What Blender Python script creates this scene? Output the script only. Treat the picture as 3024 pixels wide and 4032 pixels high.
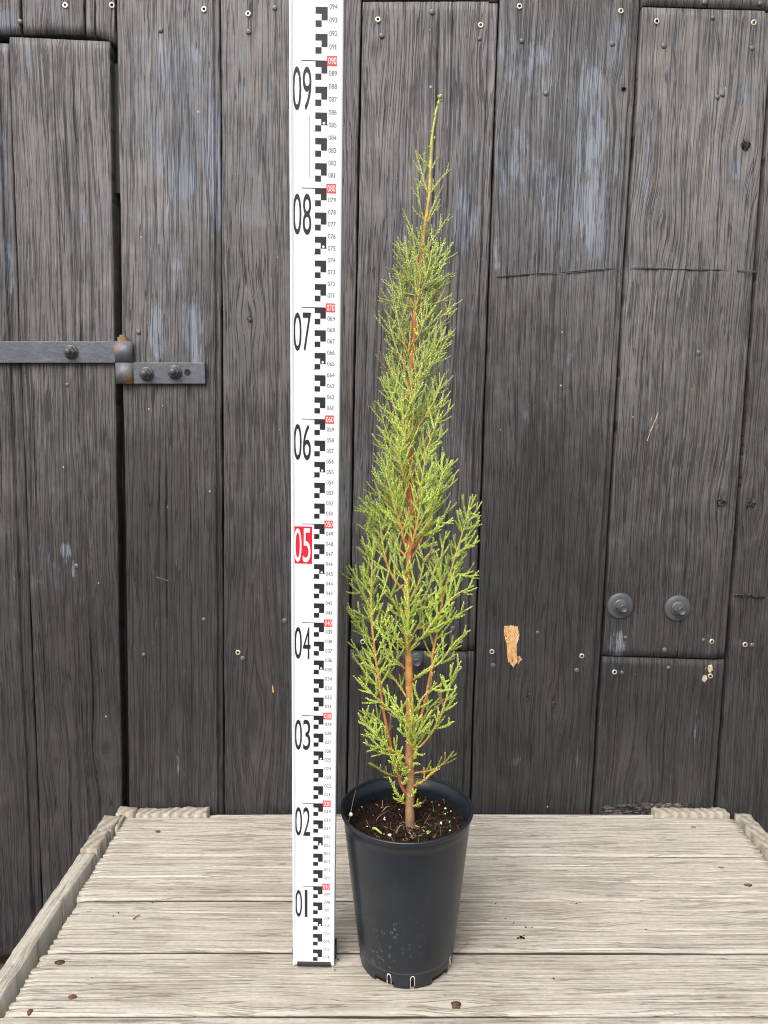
import bpy, bmesh, math, random
import numpy as np
from mathutils import Vector, Matrix

for o in list(bpy.data.objects): bpy.data.objects.remove(o)
S = bpy.context.scene
COL = S.collection
R = math.radians
T = 0.28            # height of the table top above the ground
CZ = T + 0.612      # camera height
PITCH = R(8.0)
FPX = 3028.0        # focal length in photo pixels (3024 x 4032)

# ------------------------------------------------------------------ camera, sky, sun, exposure
cam = bpy.data.cameras.new('camera'); camo = bpy.data.objects.new('camera', cam); COL.objects.link(camo)
cam.sensor_fit = 'VERTICAL'; cam.sensor_height = 36.0; cam.sensor_width = 27.0
cam.lens = FPX / 4032 * 36.0
cam.clip_start = 0.02; cam.clip_end = 500
camo.location = (0, 0, CZ); camo.rotation_euler = (R(90) - PITCH, 0, 0)
S.camera = camo
S.cycles.filter_width = 1.05
S.render.resolution_x, S.render.resolution_y = 768, 1024

SUN_EL, SUN_AZ = 50.0, 205.0       # azimuth measured from +Y (into the wall) clockwise
w = bpy.data.worlds.new('World'); S.world = w; w.use_nodes = True
nt = w.node_tree; nt.nodes.clear()
sky = nt.nodes.new('ShaderNodeTexSky'); sky.sky_type = 'NISHITA'; sky.sun_disc = False
sky.sun_elevation = R(SUN_EL); sky.sun_rotation = R(SUN_AZ)
sky.air_density = 1.0; sky.dust_density = 6.0; sky.ozone_density = 1.0
hs = nt.nodes.new('ShaderNodeHueSaturation'); hs.inputs['Saturation'].default_value = 0.60
bg = nt.nodes.new('ShaderNodeBackground'); bg.inputs['Strength'].default_value = 0.13
wo = nt.nodes.new('ShaderNodeOutputWorld')
nt.links.new(sky.outputs[0], hs.inputs['Color']); nt.links.new(hs.outputs[0], bg.inputs['Color']); nt.links.new(bg.outputs[0], wo.inputs['Surface'])
sun = bpy.data.lights.new('sun', 'SUN'); suno = bpy.data.objects.new('sun', sun); COL.objects.link(suno)
sun.energy = 1.5; sun.angle = R(50); sun.color = (1.0, 0.99, 0.975)
sd = Vector((math.sin(R(SUN_AZ)) * math.cos(R(SUN_EL)), math.cos(R(SUN_AZ)) * math.cos(R(SUN_EL)), math.sin(R(SUN_EL))))
suno.rotation_euler = (-sd).to_track_quat('-Z', 'Y').to_euler()
S.view_settings.view_transform = 'Standard'; S.view_settings.look = 'None'
S.view_settings.gamma = 1.0; S.view_settings.use_curve_mapping = False
S.view_settings.exposure = 0.58

# ------------------------------------------------------------------ measuring helpers (photo pixel -> point on a real plane)
cp, sp = math.cos(PITCH), math.sin(PITCH)
def ray(px, py):
    a = (px - 1512.) / FPX; b = (py - 2016.) / FPX
    return Vector((a, cp - b * sp, -sp - b * cp))
def at(px, py, Y):
    d = ray(px, py); return d * (Y / d.y) + Vector((0, 0, CZ))
def top(px, py, z=0.0):
    d = ray(px, py); return d * ((T + z - CZ) / d.z) + Vector((0, 0, CZ))

# ------------------------------------------------------------------ object helpers
def link(o, parent=None):
    COL.objects.link(o)
    if parent is not None: o.parent = parent
    return o
def tag(o, label=None, cat=None, group=None, kind=None):
    if label: o['label'] = label
    if cat: o['category'] = cat
    if group: o['group'] = group
    if kind: o['kind'] = kind
    return o
def empty(name, loc, label, cat, group=None):
    o = bpy.data.objects.new(name, None); o.location = loc; o.empty_display_size = 0.02
    link(o); return tag(o, label, cat, group)
def mesh_np(name, V, F, mat, parent=None, smooth=False, attrs=None, cols=None, loc=None):
    """V (n,3) world coordinates (or relative to loc/parent); F list/array of faces"""
    me = bpy.data.meshes.new(name)
    V = np.asarray(V, dtype=np.float64)
    off = np.zeros(3)
    if parent is not None and loc is None:
        off = np.array(wloc(parent))
    Vl = V - off
    if isinstance(F, np.ndarray) and F.ndim == 2:
        n = F.shape[1]
        me.vertices.add(len(Vl)); me.vertices.foreach_set('co', Vl.astype(np.float32).ravel())
        me.loops.add(F.size); me.loops.foreach_set('vertex_index', F.astype(np.int32).ravel())
        me.polygons.add(len(F)); me.polygons.foreach_set('loop_start', np.arange(0, F.size, n, dtype=np.int32))
        me.update(calc_edges=True)
    else:
        me.from_pydata([tuple(v) for v in Vl], [], [tuple(int(i) for i in f) for f in F])
    if attrs:
        for k, a in attrs.items():
            at_ = me.attributes.new(k, 'FLOAT', 'POINT'); at_.data.foreach_set('value', np.asarray(a, dtype=np.float32).ravel())
    if cols is not None:
        at_ = me.attributes.new('tint', 'FLOAT_COLOR', 'POINT')
        c = np.ones((len(V), 4), dtype=np.float32); c[:, :3] = cols
        at_.data.foreach_set('color', c.ravel())
    if smooth:
        me.polygons.foreach_set('use_smooth', np.ones(len(me.polygons), dtype=bool))
    me.validate(); me.update()
    if mat: me.materials.append(mat)
    o = bpy.data.objects.new(name, me)
    link(o, parent)
    if parent is None and loc is not None: o.location = loc
    elif parent is not None and loc is not None:
        o.location = Vector(loc) - wloc(parent)
    return o
def wloc(o):
    p = Vector(o.location)
    while o.parent is not None:
        o = o.parent; p = p + Vector(o.location)
    return p
def obj_bm(name, bm, mat, parent=None, smooth=False, loc=None):
    me = bpy.data.meshes.new(name); bm.to_mesh(me); bm.free()
    if smooth: me.polygons.foreach_set('use_smooth', np.ones(len(me.polygons), dtype=bool))
    if mat: me.materials.append(mat)
    o = bpy.data.objects.new(name, me); link(o, parent)
    if loc is not None: o.location = Vector(loc) - (wloc(parent) if parent is not None else Vector())
    return o
def box_bm(x0, x1, y0, y1, z0, z1, bev=0.0, seg=2):
    bm = bmesh.new()
    bmesh.ops.create_cube(bm, size=1.0)
    for v in bm.verts:
        v.co = Vector(((x0 + x1) / 2 + v.co.x * (x1 - x0), (y0 + y1) / 2 + v.co.y * (y1 - y0), (z0 + z1) / 2 + v.co.z * (z1 - z0)))
    if bev > 0: bmesh.ops.bevel(bm, geom=bm.edges[:], offset=bev, segments=seg, affect='EDGES', profile=0.6)
    return bm
def lathe(profile, n=32, axis='z'):
    """profile [(r,h)] -> V,F revolve about z (or -y: h runs towards the camera)"""
    V = []; F = []
    for r, h in profile:
        for k in range(n):
            a = 2 * math.pi * k / n
            if axis == 'z': V.append((r * math.cos(a), r * math.sin(a), h))
            else: V.append((r * math.cos(a), -h, r * math.sin(a)))
    m = len(profile)
    for i in range(m - 1):
        for k in range(n):
            a, b = i * n + k, i * n + (k + 1) % n
            F.append((a, b, b + n, a + n))
    return V, F
def smoothstep(a, b, x):
    t = np.clip((x - a) / (b - a), 0, 1); return t * t * (3 - 2 * t)
def hash2(i, j, seed):
    x = (i.astype(np.int64) * 374761393 + j.astype(np.int64) * 668265263 + seed * 144665) & 0xffffffff
    x = ((x ^ (x >> 13)) * 1274126177) & 0xffffffff
    x = (x ^ (x >> 16)) & 0xffff
    return x / 65535.0
def vnoise(x, y, seed=0):
    x = np.asarray(x, float); y = np.asarray(y, float) + 0 * x; x = x + 0 * y
    i = np.floor(x); j = np.floor(y); fx = x - i; fy = y - j
    fx = fx * fx * (3 - 2 * fx); fy = fy * fy * (3 - 2 * fy)
    a = hash2(i, j, seed); b = hash2(i + 1, j, seed); c = hash2(i, j + 1, seed); d = hash2(i + 1, j + 1, seed)
    return (a * (1 - fx) + b * fx) * (1 - fy) + (c * (1 - fx) + d * fx) * fy

# ------------------------------------------------------------------ materials
class NB:
    def __init__(s, name):
        s.m = bpy.data.materials.new(name); s.m.use_nodes = True
        s.t = s.m.node_tree; s.t.nodes.clear()
        s.out = s.n('ShaderNodeOutputMaterial'); s.b = s.n('ShaderNodeBsdfPrincipled')
        s.l(s.b.outputs[0], s.out.inputs['Surface'])
    def n(s, k, **kw):
        x = s.t.nodes.new(k)
        for a, v in kw.items(): setattr(x, a, v)
        return x
    def l(s, a, b): s.t.links.new(a, b)
    def put(s, sock, v):
        if hasattr(v, 'is_output') or isinstance(v, bpy.types.NodeSocket): s.l(v, sock)
        else: sock.default_value = v
    def attr(s, name, out='Fac'): return s.n('ShaderNodeAttribute', attribute_name=name).outputs[out]
    def math(s, op, a, b=0.0, c=None):
        x = s.n('ShaderNodeMath', operation=op); s.put(x.inputs[0], a); s.put(x.inputs[1], b)
        if c is not None: s.put(x.inputs[2], c)
        return x.outputs[0]
    def comb(s, x, y, z):
        c = s.n('ShaderNodeCombineXYZ'); s.put(c.inputs[0], x); s.put(c.inputs[1], y); s.put(c.inputs[2], z); return c.outputs[0]
    def noise(s, vec, scale=1.0, detail=3.0, rough=0.55):
        x = s.n('ShaderNodeTexNoise'); x.inputs['Scale'].default_value = scale; x.inputs['Detail'].default_value = detail
        x.inputs['Roughness'].default_value = rough; s.l(vec, x.inputs['Vector']); return x.outputs['Fac']
    def ss(s, v, a, b):
        x = s.n('ShaderNodeMapRange', interpolation_type='SMOOTHSTEP'); s.put(x.inputs['Value'], v)
        x.inputs['From Min'].default_value = a; x.inputs['From Max'].default_value = b; return x.outputs[0]
    def mix(s, f, a, b, mode='MIX'):
        x = s.n('ShaderNodeMix', data_type='RGBA', blend_type=mode)
        s.put(x.inputs[0], f)
        for sock, v in ((x.inputs[6], a), (x.inputs[7], b)):
            if isinstance(v, tuple): sock.default_value = (*v, 1.0) if len(v) == 3 else v
            else: s.l(v, sock)
        return x.outputs[2]
    def ramp(s, f, stops):
        x = s.n('ShaderNodeValToRGB'); s.put(x.inputs[0], f); e = x.color_ramp.elements
        while len(e) > 1: e.remove(e[-1])
        e[0].position, e[0].color = stops[0][0], (*stops[0][1], 1)
        for p, c in stops[1:]:
            k = e.new(p); k.color = (*c, 1)
        return x.outputs[0]
    def col(s, c):
        if isinstance(c, tuple): s.b.inputs['Base Color'].default_value = (*c, 1)
        else: s.l(c, s.b.inputs['Base Color'])
    def rough(s, v): s.put(s.b.inputs['Roughness'], v)
    def bump(s, h, strength=0.5, dist=0.001):
        x = s.n('ShaderNodeBump'); x.inputs['Strength'].default_value = strength; x.inputs['Distance'].default_value = dist
        s.l(h, x.inputs['Height']); s.l(x.outputs[0], s.b.inputs['Normal'])
    def objpos(s): return s.n('ShaderNodeTexCoord').outputs['Object']
    def sep(s, v):
        x = s.n('ShaderNodeSeparateXYZ'); s.l(v, x.inputs[0]); return x.outputs
    def pos(s): return s.n('ShaderNodeNewGeometry').outputs['Position']

def mat_wall():
    b = NB('weathered_black_plank')
    ga, ze = b.attr('ga'), b.attr('gl'); paleness = b.attr('paleness'); blue = b.attr('blue')
    fine = b.noise(b.comb(b.math('MULTIPLY', ga, 600), 0.0, b.math('MULTIPLY', ze, 14)), 1, 3, .65)
    mid = b.noise(b.comb(b.math('MULTIPLY', ga, 210), 3.0, b.math('MULTIPLY', ze, 3.2)), 1, 4, .6)
    big = b.noise(b.comb(b.math('MULTIPLY', ga, 26), 7.0, b.math('MULTIPLY', ze, 5)), 1, 4, .6)
    blotch = b.noise(b.comb(b.math('MULTIPLY', ga, 60), 11.0, b.math('MULTIPLY', ze, 40)), 1, 4, .65)
    # how pale the plank is
    f = b.math('ADD', paleness, b.math('MULTIPLY', b.math('SUBTRACT', mid, .5), .15))
    f = b.math('ADD', f, b.math('MULTIPLY', b.math('SUBTRACT', big, .5), .30))
    f = b.math('ADD', f, b.math('MULTIPLY', b.math('SUBTRACT', fine, .5), b.math('ADD', .24, b.math('MULTIPLY', paleness, .50))))
    scuff = b.noise(b.comb(b.math('MULTIPLY', ga, 34), 51.0, b.math('MULTIPLY', ze, 26)), 1, 5, .7)
    f = b.math('ADD', f, b.math('MULTIPLY', b.math('SUBTRACT', scuff, .5), .65))
    base = b.ramp(f, [(0.0, (.0225, .0215, .0220)), (.3, (.0445, .0425, .0430)), (.6, (.118, .1145, .1165)), (1.0, (.275, .268, .272))])
    # brownish film in places
    br = b.ss(b.math('ADD', b.math('MULTIPLY', big, .6), b.math('MULTIPLY', blotch, .4)), .48, .68)
    base = b.mix(b.math('MULTIPLY', br, .60), base, b.mix(1.0, base, (1.05, .84, .72), 'MULTIPLY'))
    # old blue-grey paint left on the high grain
    bl = b.math('ADD', blue, b.math('ADD', b.math('MULTIPLY', b.math('SUBTRACT', fine, .5), 1.0), b.math('MULTIPLY', b.math('SUBTRACT', blotch, .5), .6)))
    sc2 = b.noise(b.comb(b.math('MULTIPLY', ga, 30), 61.0, b.math('MULTIPLY', ze, 14)), 1, 5, .65)
    bl = b.math('ADD', bl, b.math('MULTIPLY', b.math('SUBTRACT', sc2, .5), 1.3))
    bf = b.ss(bl, .34, .54)
    bcol = b.mix(b.ss(big, .35, .65), (.145, .160, .182), (.26, .282, .315))
    c = b.mix(b.math('MULTIPLY', bf, .78), base, bcol)
    c = b.mix(b.ss(blue, .05, .5), c, b.mix(1.0, c, (.96, 1.0, 1.07), 'MULTIPLY'))  # cool tint over the whole blue mask, separate from the paint
    # thin open checks that run along the grain
    dens = b.ss(b.noise(b.comb(b.math('MULTIPLY', ga, 14), 41.0, b.math('MULTIPLY', ze, 2.2)), 1, 2, .5), .30, .62)
    def lines(k, kz, off, wd):
        n = b.noise(b.comb(b.math('MULTIPLY', ga, k), off, b.math('MULTIPLY', ze, kz)), 1, 2.5, .55)
        return b.math('SUBTRACT', 1.0, b.ss(b.math('ABSOLUTE', b.math('SUBTRACT', n, .5)), wd * .25, wd))
    ck = b.math('MAXIMUM', b.math('MULTIPLY', lines(110, 2.2, 21.0, .017), dens), b.math('MULTIPLY', lines(240, 5.0, 25.0, .022), b.math('SUBTRACT', 1.0, b.math('MULTIPLY', dens, .4))))
    pale = b.math('MULTIPLY', lines(300, 8.0, 33.0, .06), b.ss(paleness, .15, .55))
    c = b.mix(b.math('MULTIPLY', pale, .12), c, (.30, .285, .275))
    c = b.mix(b.math('MULTIPLY', ck, .80), c, (.014, .0125, .012))
    # white specks of lime / bird droppings
    vo = b.n('ShaderNodeTexVoronoi'); vo.inputs['Scale'].default_value = 48; b.l(b.pos(), vo.inputs['Vector'])
    spk = b.math('LESS_THAN', vo.outputs['Distance'], b.math('MULTIPLY', b.math('POWER', b.sep(vo.outputs['Color'])[0], 7.0), .075))
    c = b.mix(b.math('MULTIPLY', spk, .8), c, (.55, .54, .52))
    b.col(c)
    b.rough(b.math('ADD', .50, b.math('MULTIPLY', mid, .28)))
    h = b.math('ADD', b.math('ADD', b.math('MULTIPLY', fine, .55), b.math('MULTIPLY', blotch, .25)), b.math('MULTIPLY', ck, -1.2))
    h = b.math('ADD', h, b.math('MULTIPLY', bf, .25))
    b.bump(h, 1.0, .0009)
    return b.m
def mat_table():
    b = NB('bleached_softwood')
    ga, ze = b.attr('ga'), b.attr('gl'); kn = b.attr('knot')
    ring = b.noise(b.comb(b.math('MULTIPLY', ga, 480), 0.0, b.math('MULTIPLY', ze, 5.0)), 1, 3, .6)
    fine = b.noise(b.comb(b.math('MULTIPLY', ga, 900), 5.0, b.math('MULTIPLY', ze, 70)), 1, 3, .65)
    big = b.noise(b.comb(b.math('MULTIPLY', ga, 22), 9.0, b.math('MULTIPLY', ze, 7)), 1, 4, .6)
    mott = b.noise(b.comb(b.math('MULTIPLY', ga, 260), 14.0, b.math('MULTIPLY', ze, 130)), 1, 5, .7)
    c = b.ramp(b.math('ADD', b.math('MULTIPLY', ring, .55), b.math('MULTIPLY', mott, .45)),
               [(.25, (.255, .228, .180)), (.40, (.375, .344, .288)), (.54, (.475, .443, .382)), (.72, (.600, .570, .505))])
    c = b.mix(b.math('MULTIPLY', b.ss(fine, .50, .70), .50), c, (.225, .197, .155))
    c = b.mix(b.math('MULTIPLY', b.ss(b.math('ADD', big, b.math('MULTIPLY', b.attr('mid_brown'), .16)), .5, .70), .50), c, (.265, .237, .180))  # browner across the middle boards, around staff and pot
    chk = b.noise(b.comb(b.math('MULTIPLY', ga, 620), 30.0, b.math('MULTIPLY', ze, 5.0)), 1, 2, .5)
    ck = b.math('MULTIPLY', b.ss(chk, .655, .71), .8)
    ln_ = b.noise(b.comb(b.math('MULTIPLY', ga, 150), 37.0, b.math('MULTIPLY', ze, 4.0)), 1, 2.5, .55)
    ck = b.math('MAXIMUM', ck, b.math('MULTIPLY', b.math('SUBTRACT', 1.0, b.ss(b.math('ABSOLUTE', b.math('SUBTRACT', ln_, .5)), .004, .014)), .8))
    c = b.mix(b.math('MULTIPLY', ck, .50), c, (.105, .086, .066))
    c = b.mix(b.math('MULTIPLY', kn, .6), c, (.30, .235, .165))
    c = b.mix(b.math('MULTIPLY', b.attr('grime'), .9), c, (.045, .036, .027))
    b.col(c); b.rough(.82)
    b.b.inputs['Specular IOR Level'].default_value = .25
    h = b.math('ADD', b.math('MULTIPLY', ring, .9), b.math('ADD', b.math('MULTIPLY', fine, .35), b.math('MULTIPLY', mott, .35)))
    h = b.math('ADD', h, b.math('MULTIPLY', ck, -1.3))
    b.bump(h, .85, .0008)
    return b.m
def mat_endgrain():
    b = NB('sawn_end_grain')
    p = b.objpos(); x = b.sep(p)
    ring = b.n('ShaderNodeTexWave', wave_type='RINGS', rings_direction='Z'); ring.inputs['Scale'].default_value = 26
    ring.inputs['Distortion'].default_value = 3.5; ring.inputs['Detail'].default_value = 3
    mp = b.n('ShaderNodeMapping'); mp.inputs['Location'].default_value = (.02, .05, 0); b.l(p, mp.inputs['Vector']); b.l(mp.outputs[0], ring.inputs['Vector'])
    no = b.noise(p, 320, 4, .65); bg_ = b.noise(p, 40, 3, .6)
    c = b.ramp(b.math('ADD', b.math('MULTIPLY', ring.outputs['Fac'], .25), b.math('MULTIPLY', no, .75)), [(.25, (.16, .140, .108)), (.5, (.315, .285, .232)), (.75, (.45, .415, .350))])
    c = b.mix(b.math('MULTIPLY', b.ss(bg_, .45, .65), .35), c, (.33, .27, .19))
    b.col(c); b.rough(.88); b.bump(b.math('ADD', b.math('MULTIPLY', ring.outputs['Fac'], .35), no), .9, .0010)
    return b.m
def mat_simple(name, c, rough=.5, metal=0., var=.0, scale=60., bump=0., c2=None, spec=None):
    b = NB(name); p = b.objpos(); n = b.noise(p, scale, 4, .6)
    if c2 is not None: b.col(b.mix(b.ss(n, .42, .62), c, c2))
    elif var: b.col(b.mix(n, tuple(v * (1 - var) for v in c), tuple(v * (1 + var) for v in c)))
    else: b.col(c)
    b.rough(rough); b.b.inputs['Metallic'].default_value = metal
    if spec is not None: b.b.inputs['Specular IOR Level'].default_value = spec
    if bump: b.bump(n, bump, .0006)
    return b.m
def mat_pot():
    b = NB('black_pot_plastic'); p = b.objpos(); xs = b.sep(p)
    n = b.noise(p, 55, 4, .6); n2 = b.noise(p, 700, 2, .5)
    c = b.mix(n, (.0095, .0130, .0190), (.0150, .0195, .0270))
    vo = b.n('ShaderNodeTexVoronoi'); vo.inputs['Scale'].default_value = 230; vo.inputs['Randomness'].default_value = 1.0; b.l(p, vo.inputs['Vector'])
    rnd = b.sep(vo.outputs['Color'])[0]
    r0 = b.math('MULTIPLY', rnd, .42)
    ringm = b.math('LESS_THAN', b.math('ABSOLUTE', b.math('SUBTRACT', vo.outputs['Distance'], r0)), .075)
    on = b.math('GREATER_THAN', b.sep(vo.outputs['Color'])[1], .52)
    reg = b.ss(b.noise(p, 26, 2, .5), .42, .55)
    side = b.math('MULTIPLY', b.ss(xs[0], .022, -.006), b.ss(xs[2], .125, .085))
    m = b.math('MULTIPLY', b.math('MULTIPLY', ringm, on), b.math('MULTIPLY', reg, side))
    c = b.mix(b.math('MULTIPLY', m, .5), c, (.15, .17, .19))
    # dust and scuffs
    sc = b.ss(b.noise(b.comb(b.math('MULTIPLY', xs[0], 3.2), xs[1], xs[2]), 130, 5, .75), .63, .70)
    c = b.mix(b.math('MULTIPLY', sc, .20), c, (.11, .115, .12))
    vo2 = b.n('ShaderNodeTexVoronoi'); vo2.inputs['Scale'].default_value = 75; b.l(p, vo2.inputs['Vector'])
    spk = b.math('LESS_THAN', vo2.outputs['Distance'], b.math('MULTIPLY', b.math('POWER', b.sep(vo2.outputs['Color'])[2], 6.0), .09))
    c = b.mix(b.math('MULTIPLY', spk, .55), c, (.33, .33, .31))
    dust = b.ss(b.noise(p, 18, 4, .65), .5, .75)
    c = b.mix(b.math('MULTIPLY', dust, .10), c, (.06, .065, .07))
    b.col(c); b.rough(b.math('ADD', .27, b.math('MULTIPLY', n, .14))); b.b.inputs['Specular IOR Level'].default_value = .5
    b.bump(n2, .12, .0004)
    return b.m
def mat_tint(name, rough=.6, trans=0., bump=0., bscale=900.):
    b = NB(name); c = b.attr('tint', 'Color'); p = b.objpos(); n = b.noise(p, bscale * .35, 3, .6)
    b.col(b.mix(1.0, c, b.ramp(n, [(.25, (.78, .78, .78)), (.75, (1.2, 1.2, 1.2))]), 'MULTIPLY')); b.rough(rough)
    if trans:
        tr = b.n('ShaderNodeBsdfTranslucent'); b.l(c, tr.inputs['Color'])
        mx = b.n('ShaderNodeMixShader'); mx.inputs[0].default_value = trans
        b.l(b.b.outputs[0], mx.inputs[1]); b.l(tr.outputs[0], mx.inputs[2]); b.l(mx.outputs[0], b.out.inputs['Surface'])
    if bump: b.bump(b.noise(p, bscale, 4, .65), bump, .0008)
    return b.m
def mat_iron():
    b = NB('painted_iron_hinge'); p = b.objpos(); n = b.noise(p, 40, 5, .65); n2 = b.noise(p, 260, 3, .6)
    c = b.mix(n, (.060, .067, .080), (.135, .147, .170))
    rust = b.ss(b.math('ADD', n, b.attr('rust')), .70, .92)
    c = b.mix(b.math('MULTIPLY', rust, .8), c, b.mix(n2, (.20, .075, .022), (.38, .22, .10)))
    b.col(c); b.rough(b.math('ADD', .42, b.math('MULTIPLY', rust, .35)))
    b.bump(b.math('ADD', b.math('MULTIPLY', b.noise(p, 75, 4, .6), 1.6), b.math('MULTIPLY', n2, .3)), .7, .0012)
    return b.m
def mat_soil():
    b = NB('dark_peat_soil'); p = b.objpos(); n = b.noise(p, 260, 5, .7); n2 = b.noise(p, 900, 3, .6)
    c = b.ramp(n, [(.3, (.007, .0038, .002)), (.55, (.028, .014, .0075)), (.75, (.075, .038, .019))])
    b.col(c); b.rough(.95); b.b.inputs['Specular IOR Level'].default_value = .2
    b.bump(b.math('ADD', n, b.math('MULTIPLY', n2, .5)), 1.0, .003)
    return b.m
def mat_staff():
    b = NB('white_staff_enamel'); p = b.objpos(); n = b.noise(p, 30, 4, .6)
    c = b.mix(n, (.76, .80, .835), (.81, .845, .875))
    sm = b.ss(b.noise(b.comb(b.math('MULTIPLY', b.sep(p)[0], 3.), 0., b.sep(p)[2]), 45, 5, .7), .66, .76)
    c = b.mix(b.math('MULTIPLY', sm, .22), c, (.55, .53, .50))
    b.col(c); b.rough(.34); return b.m
def mat_ground():
    b = NB('trodden_earth'); p = b.pos(); n = b.noise(p, 22, 5, .65); n2 = b.noise(p, 140, 4, .65)
    b.col(b.ramp(b.math('ADD', b.math('MULTIPLY', n, .6), b.math('MULTIPLY', n2, .4)), [(.3, (.035, .028, .022)), (.7, (.13, .11, .09))])); b.rough(.95)
    b.bump(n2, 1.0, .006); return b.m

M = dict(wall=mat_wall(), table=mat_table(), end=mat_endgrain(), pot=mat_pot(), iron=mat_iron(), soil=mat_soil(), staff=mat_staff(), ground=mat_ground(),
    wood=mat_tint('bark_and_stems', .6, 0, .9, 700), leaf=mat_tint('conifer_scale_leaves', .5, .46),
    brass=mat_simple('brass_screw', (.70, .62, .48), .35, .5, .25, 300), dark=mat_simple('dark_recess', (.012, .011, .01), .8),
    nail=mat_simple('painted_nail', (.115, .12, .13), .42, .2, .3, 400, .3), zinc=mat_simple('painted_washer', (.085, .088, .095), .40, .15, .2, 120, .6),
    rust=mat_simple('rusty_nail', (.17, .075, .045), .75, .1, 0, 500, .8, (.075, .04, .03)),
    ink=mat_simple('black_print', (.022, .020, .024), .45, 0, .2, 90), grey=mat_simple('grey_print', (.155, .135, .165), .5), red=mat_simple('red_print', (.72, .018, .045), .38, 0, .1, 60), redl=mat_simple('pale_red_print', (.80, .075, .085), .38, 0, .1, 60),
    white=mat_simple('white_print', (.84, .85, .86), .4), side=mat_simple('staff_side', (.52, .55, .62), .35, .3, .1, 60), rubber=mat_simple('black_rubber_cap', (.02, .0185, .02), .6, 0, .3, 200, .5),
    bare=mat_simple('fresh_split_wood', (.66, .36, .13), .7, 0, 0, 180, .8, (.72, .50, .26)), filler=mat_simple('cream_filler', (.55, .47, .33), .8, 0, .3, 300, .6),
    perlite=mat_simple('perlite', (.74, .71, .60), .85, 0, .18, 300, .6), pebble=mat_simple('ochre_pebble', (.36, .28, .12), .85, 0, .3, 300, .8), straw=mat_simple('dry_straw', (.33, .22, .13), .75, 0, .35, 160, .6),
    grass=mat_simple('grass_green', (.10, .23, .05), .5, 0, .25, 150), lime=mat_simple('pale_green_leaf', (.30, .47, .10), .45, 0, .2, 90), flash=mat_simple('bleached_plastic_edge', (.72, .73, .72), .6, 0, .25, 500),
    stain=mat_simple('brown_resin_stain', (.115, .075, .045), .7, 0, 0, 220, .5, (.07, .055, .045)),
    tar=mat_simple('crusted_tar', (.018, .016, .015), .55, 0, 0, 160, .9, (.10, .095, .088)))

# ------------------------------------------------------------------ ground
tag(mesh_np('ground', [(-40, -40, 0), (40, -40, 0), (40, 40, 0), (-40, 40, 0)], [(0, 1, 2, 3)], M['ground']), kind='structure')

# ------------------------------------------------------------------ wall of dark planks
WY = 1.10           # front plane of the planks
WALLTOP = T + 1.42
def wl(px0, py0, px1, py1):
    a = at(px0, py0, WY); b_ = at(px1, py1, WY)
    k = (b_.x - a.x) / (b_.z - a.z)
    return lambda z: a.x + k * (z - a.z)
L = {0: wl(-345, 163, -215, 3274), 1: wl(30, 163, 152, 3274), 2: wl(461, 277, 506, 3173), 3: wl(866, 0, 882, 3210), 4: wl(1425, 0, 1365, 3108),
     5: wl(1966, 0, 1855, 3100), 6: wl(2526, 30, 2331, 3207), 7: wl(3022, 480, 2818, 3200), 8: wl(3560, 480, 3300, 3200)}
def wz(py, px=1512): return at(px, py, WY).z

wall = empty('plank_wall', (0.05, WY, 0), 'dark weathered timber wall of vertical planks behind the table', 'wall'); wall['kind'] = 'thing'
door = empty('plank_door', (-0.45, WY, 0), 'dark timber door of vertical planks hung on the strap hinge', 'door'); door['kind'] = 'thing'  # the plank door of the barn wall
PAINT = []   # (px, py, rx, ry, strength) blue-grey paint remnants
PAINT += [(690, 480, 150, 300, .40), (840, 600, 40, 330, .55), (730, 700, 55, 95, .75), (640, 260, 25, 100, .6), (700, 330, 18, 160, .55), (560, 330, 40, 180, .35),
          (620, 1310, 40, 120, .55), (760, 1300, 45, 180, .55), (660, 1000, 110, 200, .32), (780, 180, 70, 150, .35), (1010, 700, 70, 240, .28), (1060, 420, 60, 200, .22),
          (2110, 250, 150, 160, .40), (2030, 640, 90, 160, .45), (2320, 560, 75, 380, .52), (2350, 850, 50, 260, .6), (2150, 720, 140, 110, .42), (2250, 900, 160, 220, .36), (2420, 180, 40, 150, .45),
          (1840, 800, 70, 260, .42), (1790, 400, 26, 180, .3), (1570, 950, 45, 260, .28), (2550, 620, 14, 300, .40), (2480, 900, 60, 500, .22), (2900, 660, 22, 60, .5), (2930, 360, 30, 60, .4),
          (258, 2173, 26, 45, .5), (296, 2260, 16, 60, .42), (200, 2250, 70, 90, .35), (120, 220, 14, 70, .6), (25, 95, 34, 45, .9), (215, 80, 30, 60, .5), (330, 860, 16, 24, .6), (400, 970, 12, 24, .6), (15, 800, 22, 500, .35),
          (760, 2100, 90, 500, .16), (700, 2800, 140, 500, .14), (2430, 2560, 40, 90, .42), (2300, 2900, 130, 260, .16), (2700, 2900, 90, 260, .18), (2150, 1500, 170, 300, .18), (2650, 1500, 150, 300, .10), (1750, 1500, 60, 400, .22), (2050, 2850, 90, 240, .15)]
KNOTS = [(2935, 575, .012, .02), (2842, 1975, .013, .022), (2962, 1975, .012, .02), (984, 1254, .008, .012), (1000, 2850, .018, .06), (2180, 2770, .010, .016), (2080, 2740, .008, .016), (225, 3000, .008, .02),
         (2455, 350, .008, .012), (1925, 260, .012, .03), (420, 2950, .01, .02), (205, 120, .006, .01), (2520, 3100, .01, .016), (2600, 900, .012, .02), (1480, 200, .012, .03)]
GHOST = [(505, 152, 850, 893, .09, .28), (880, 165, 1150, 893, .04, .17), (1945, 60, 2440, 1075, .02, .30), (1700, 600, 1925, 1085, .0, .26)]   # paler, bluer rectangles; the first is an old notice's outline
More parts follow.
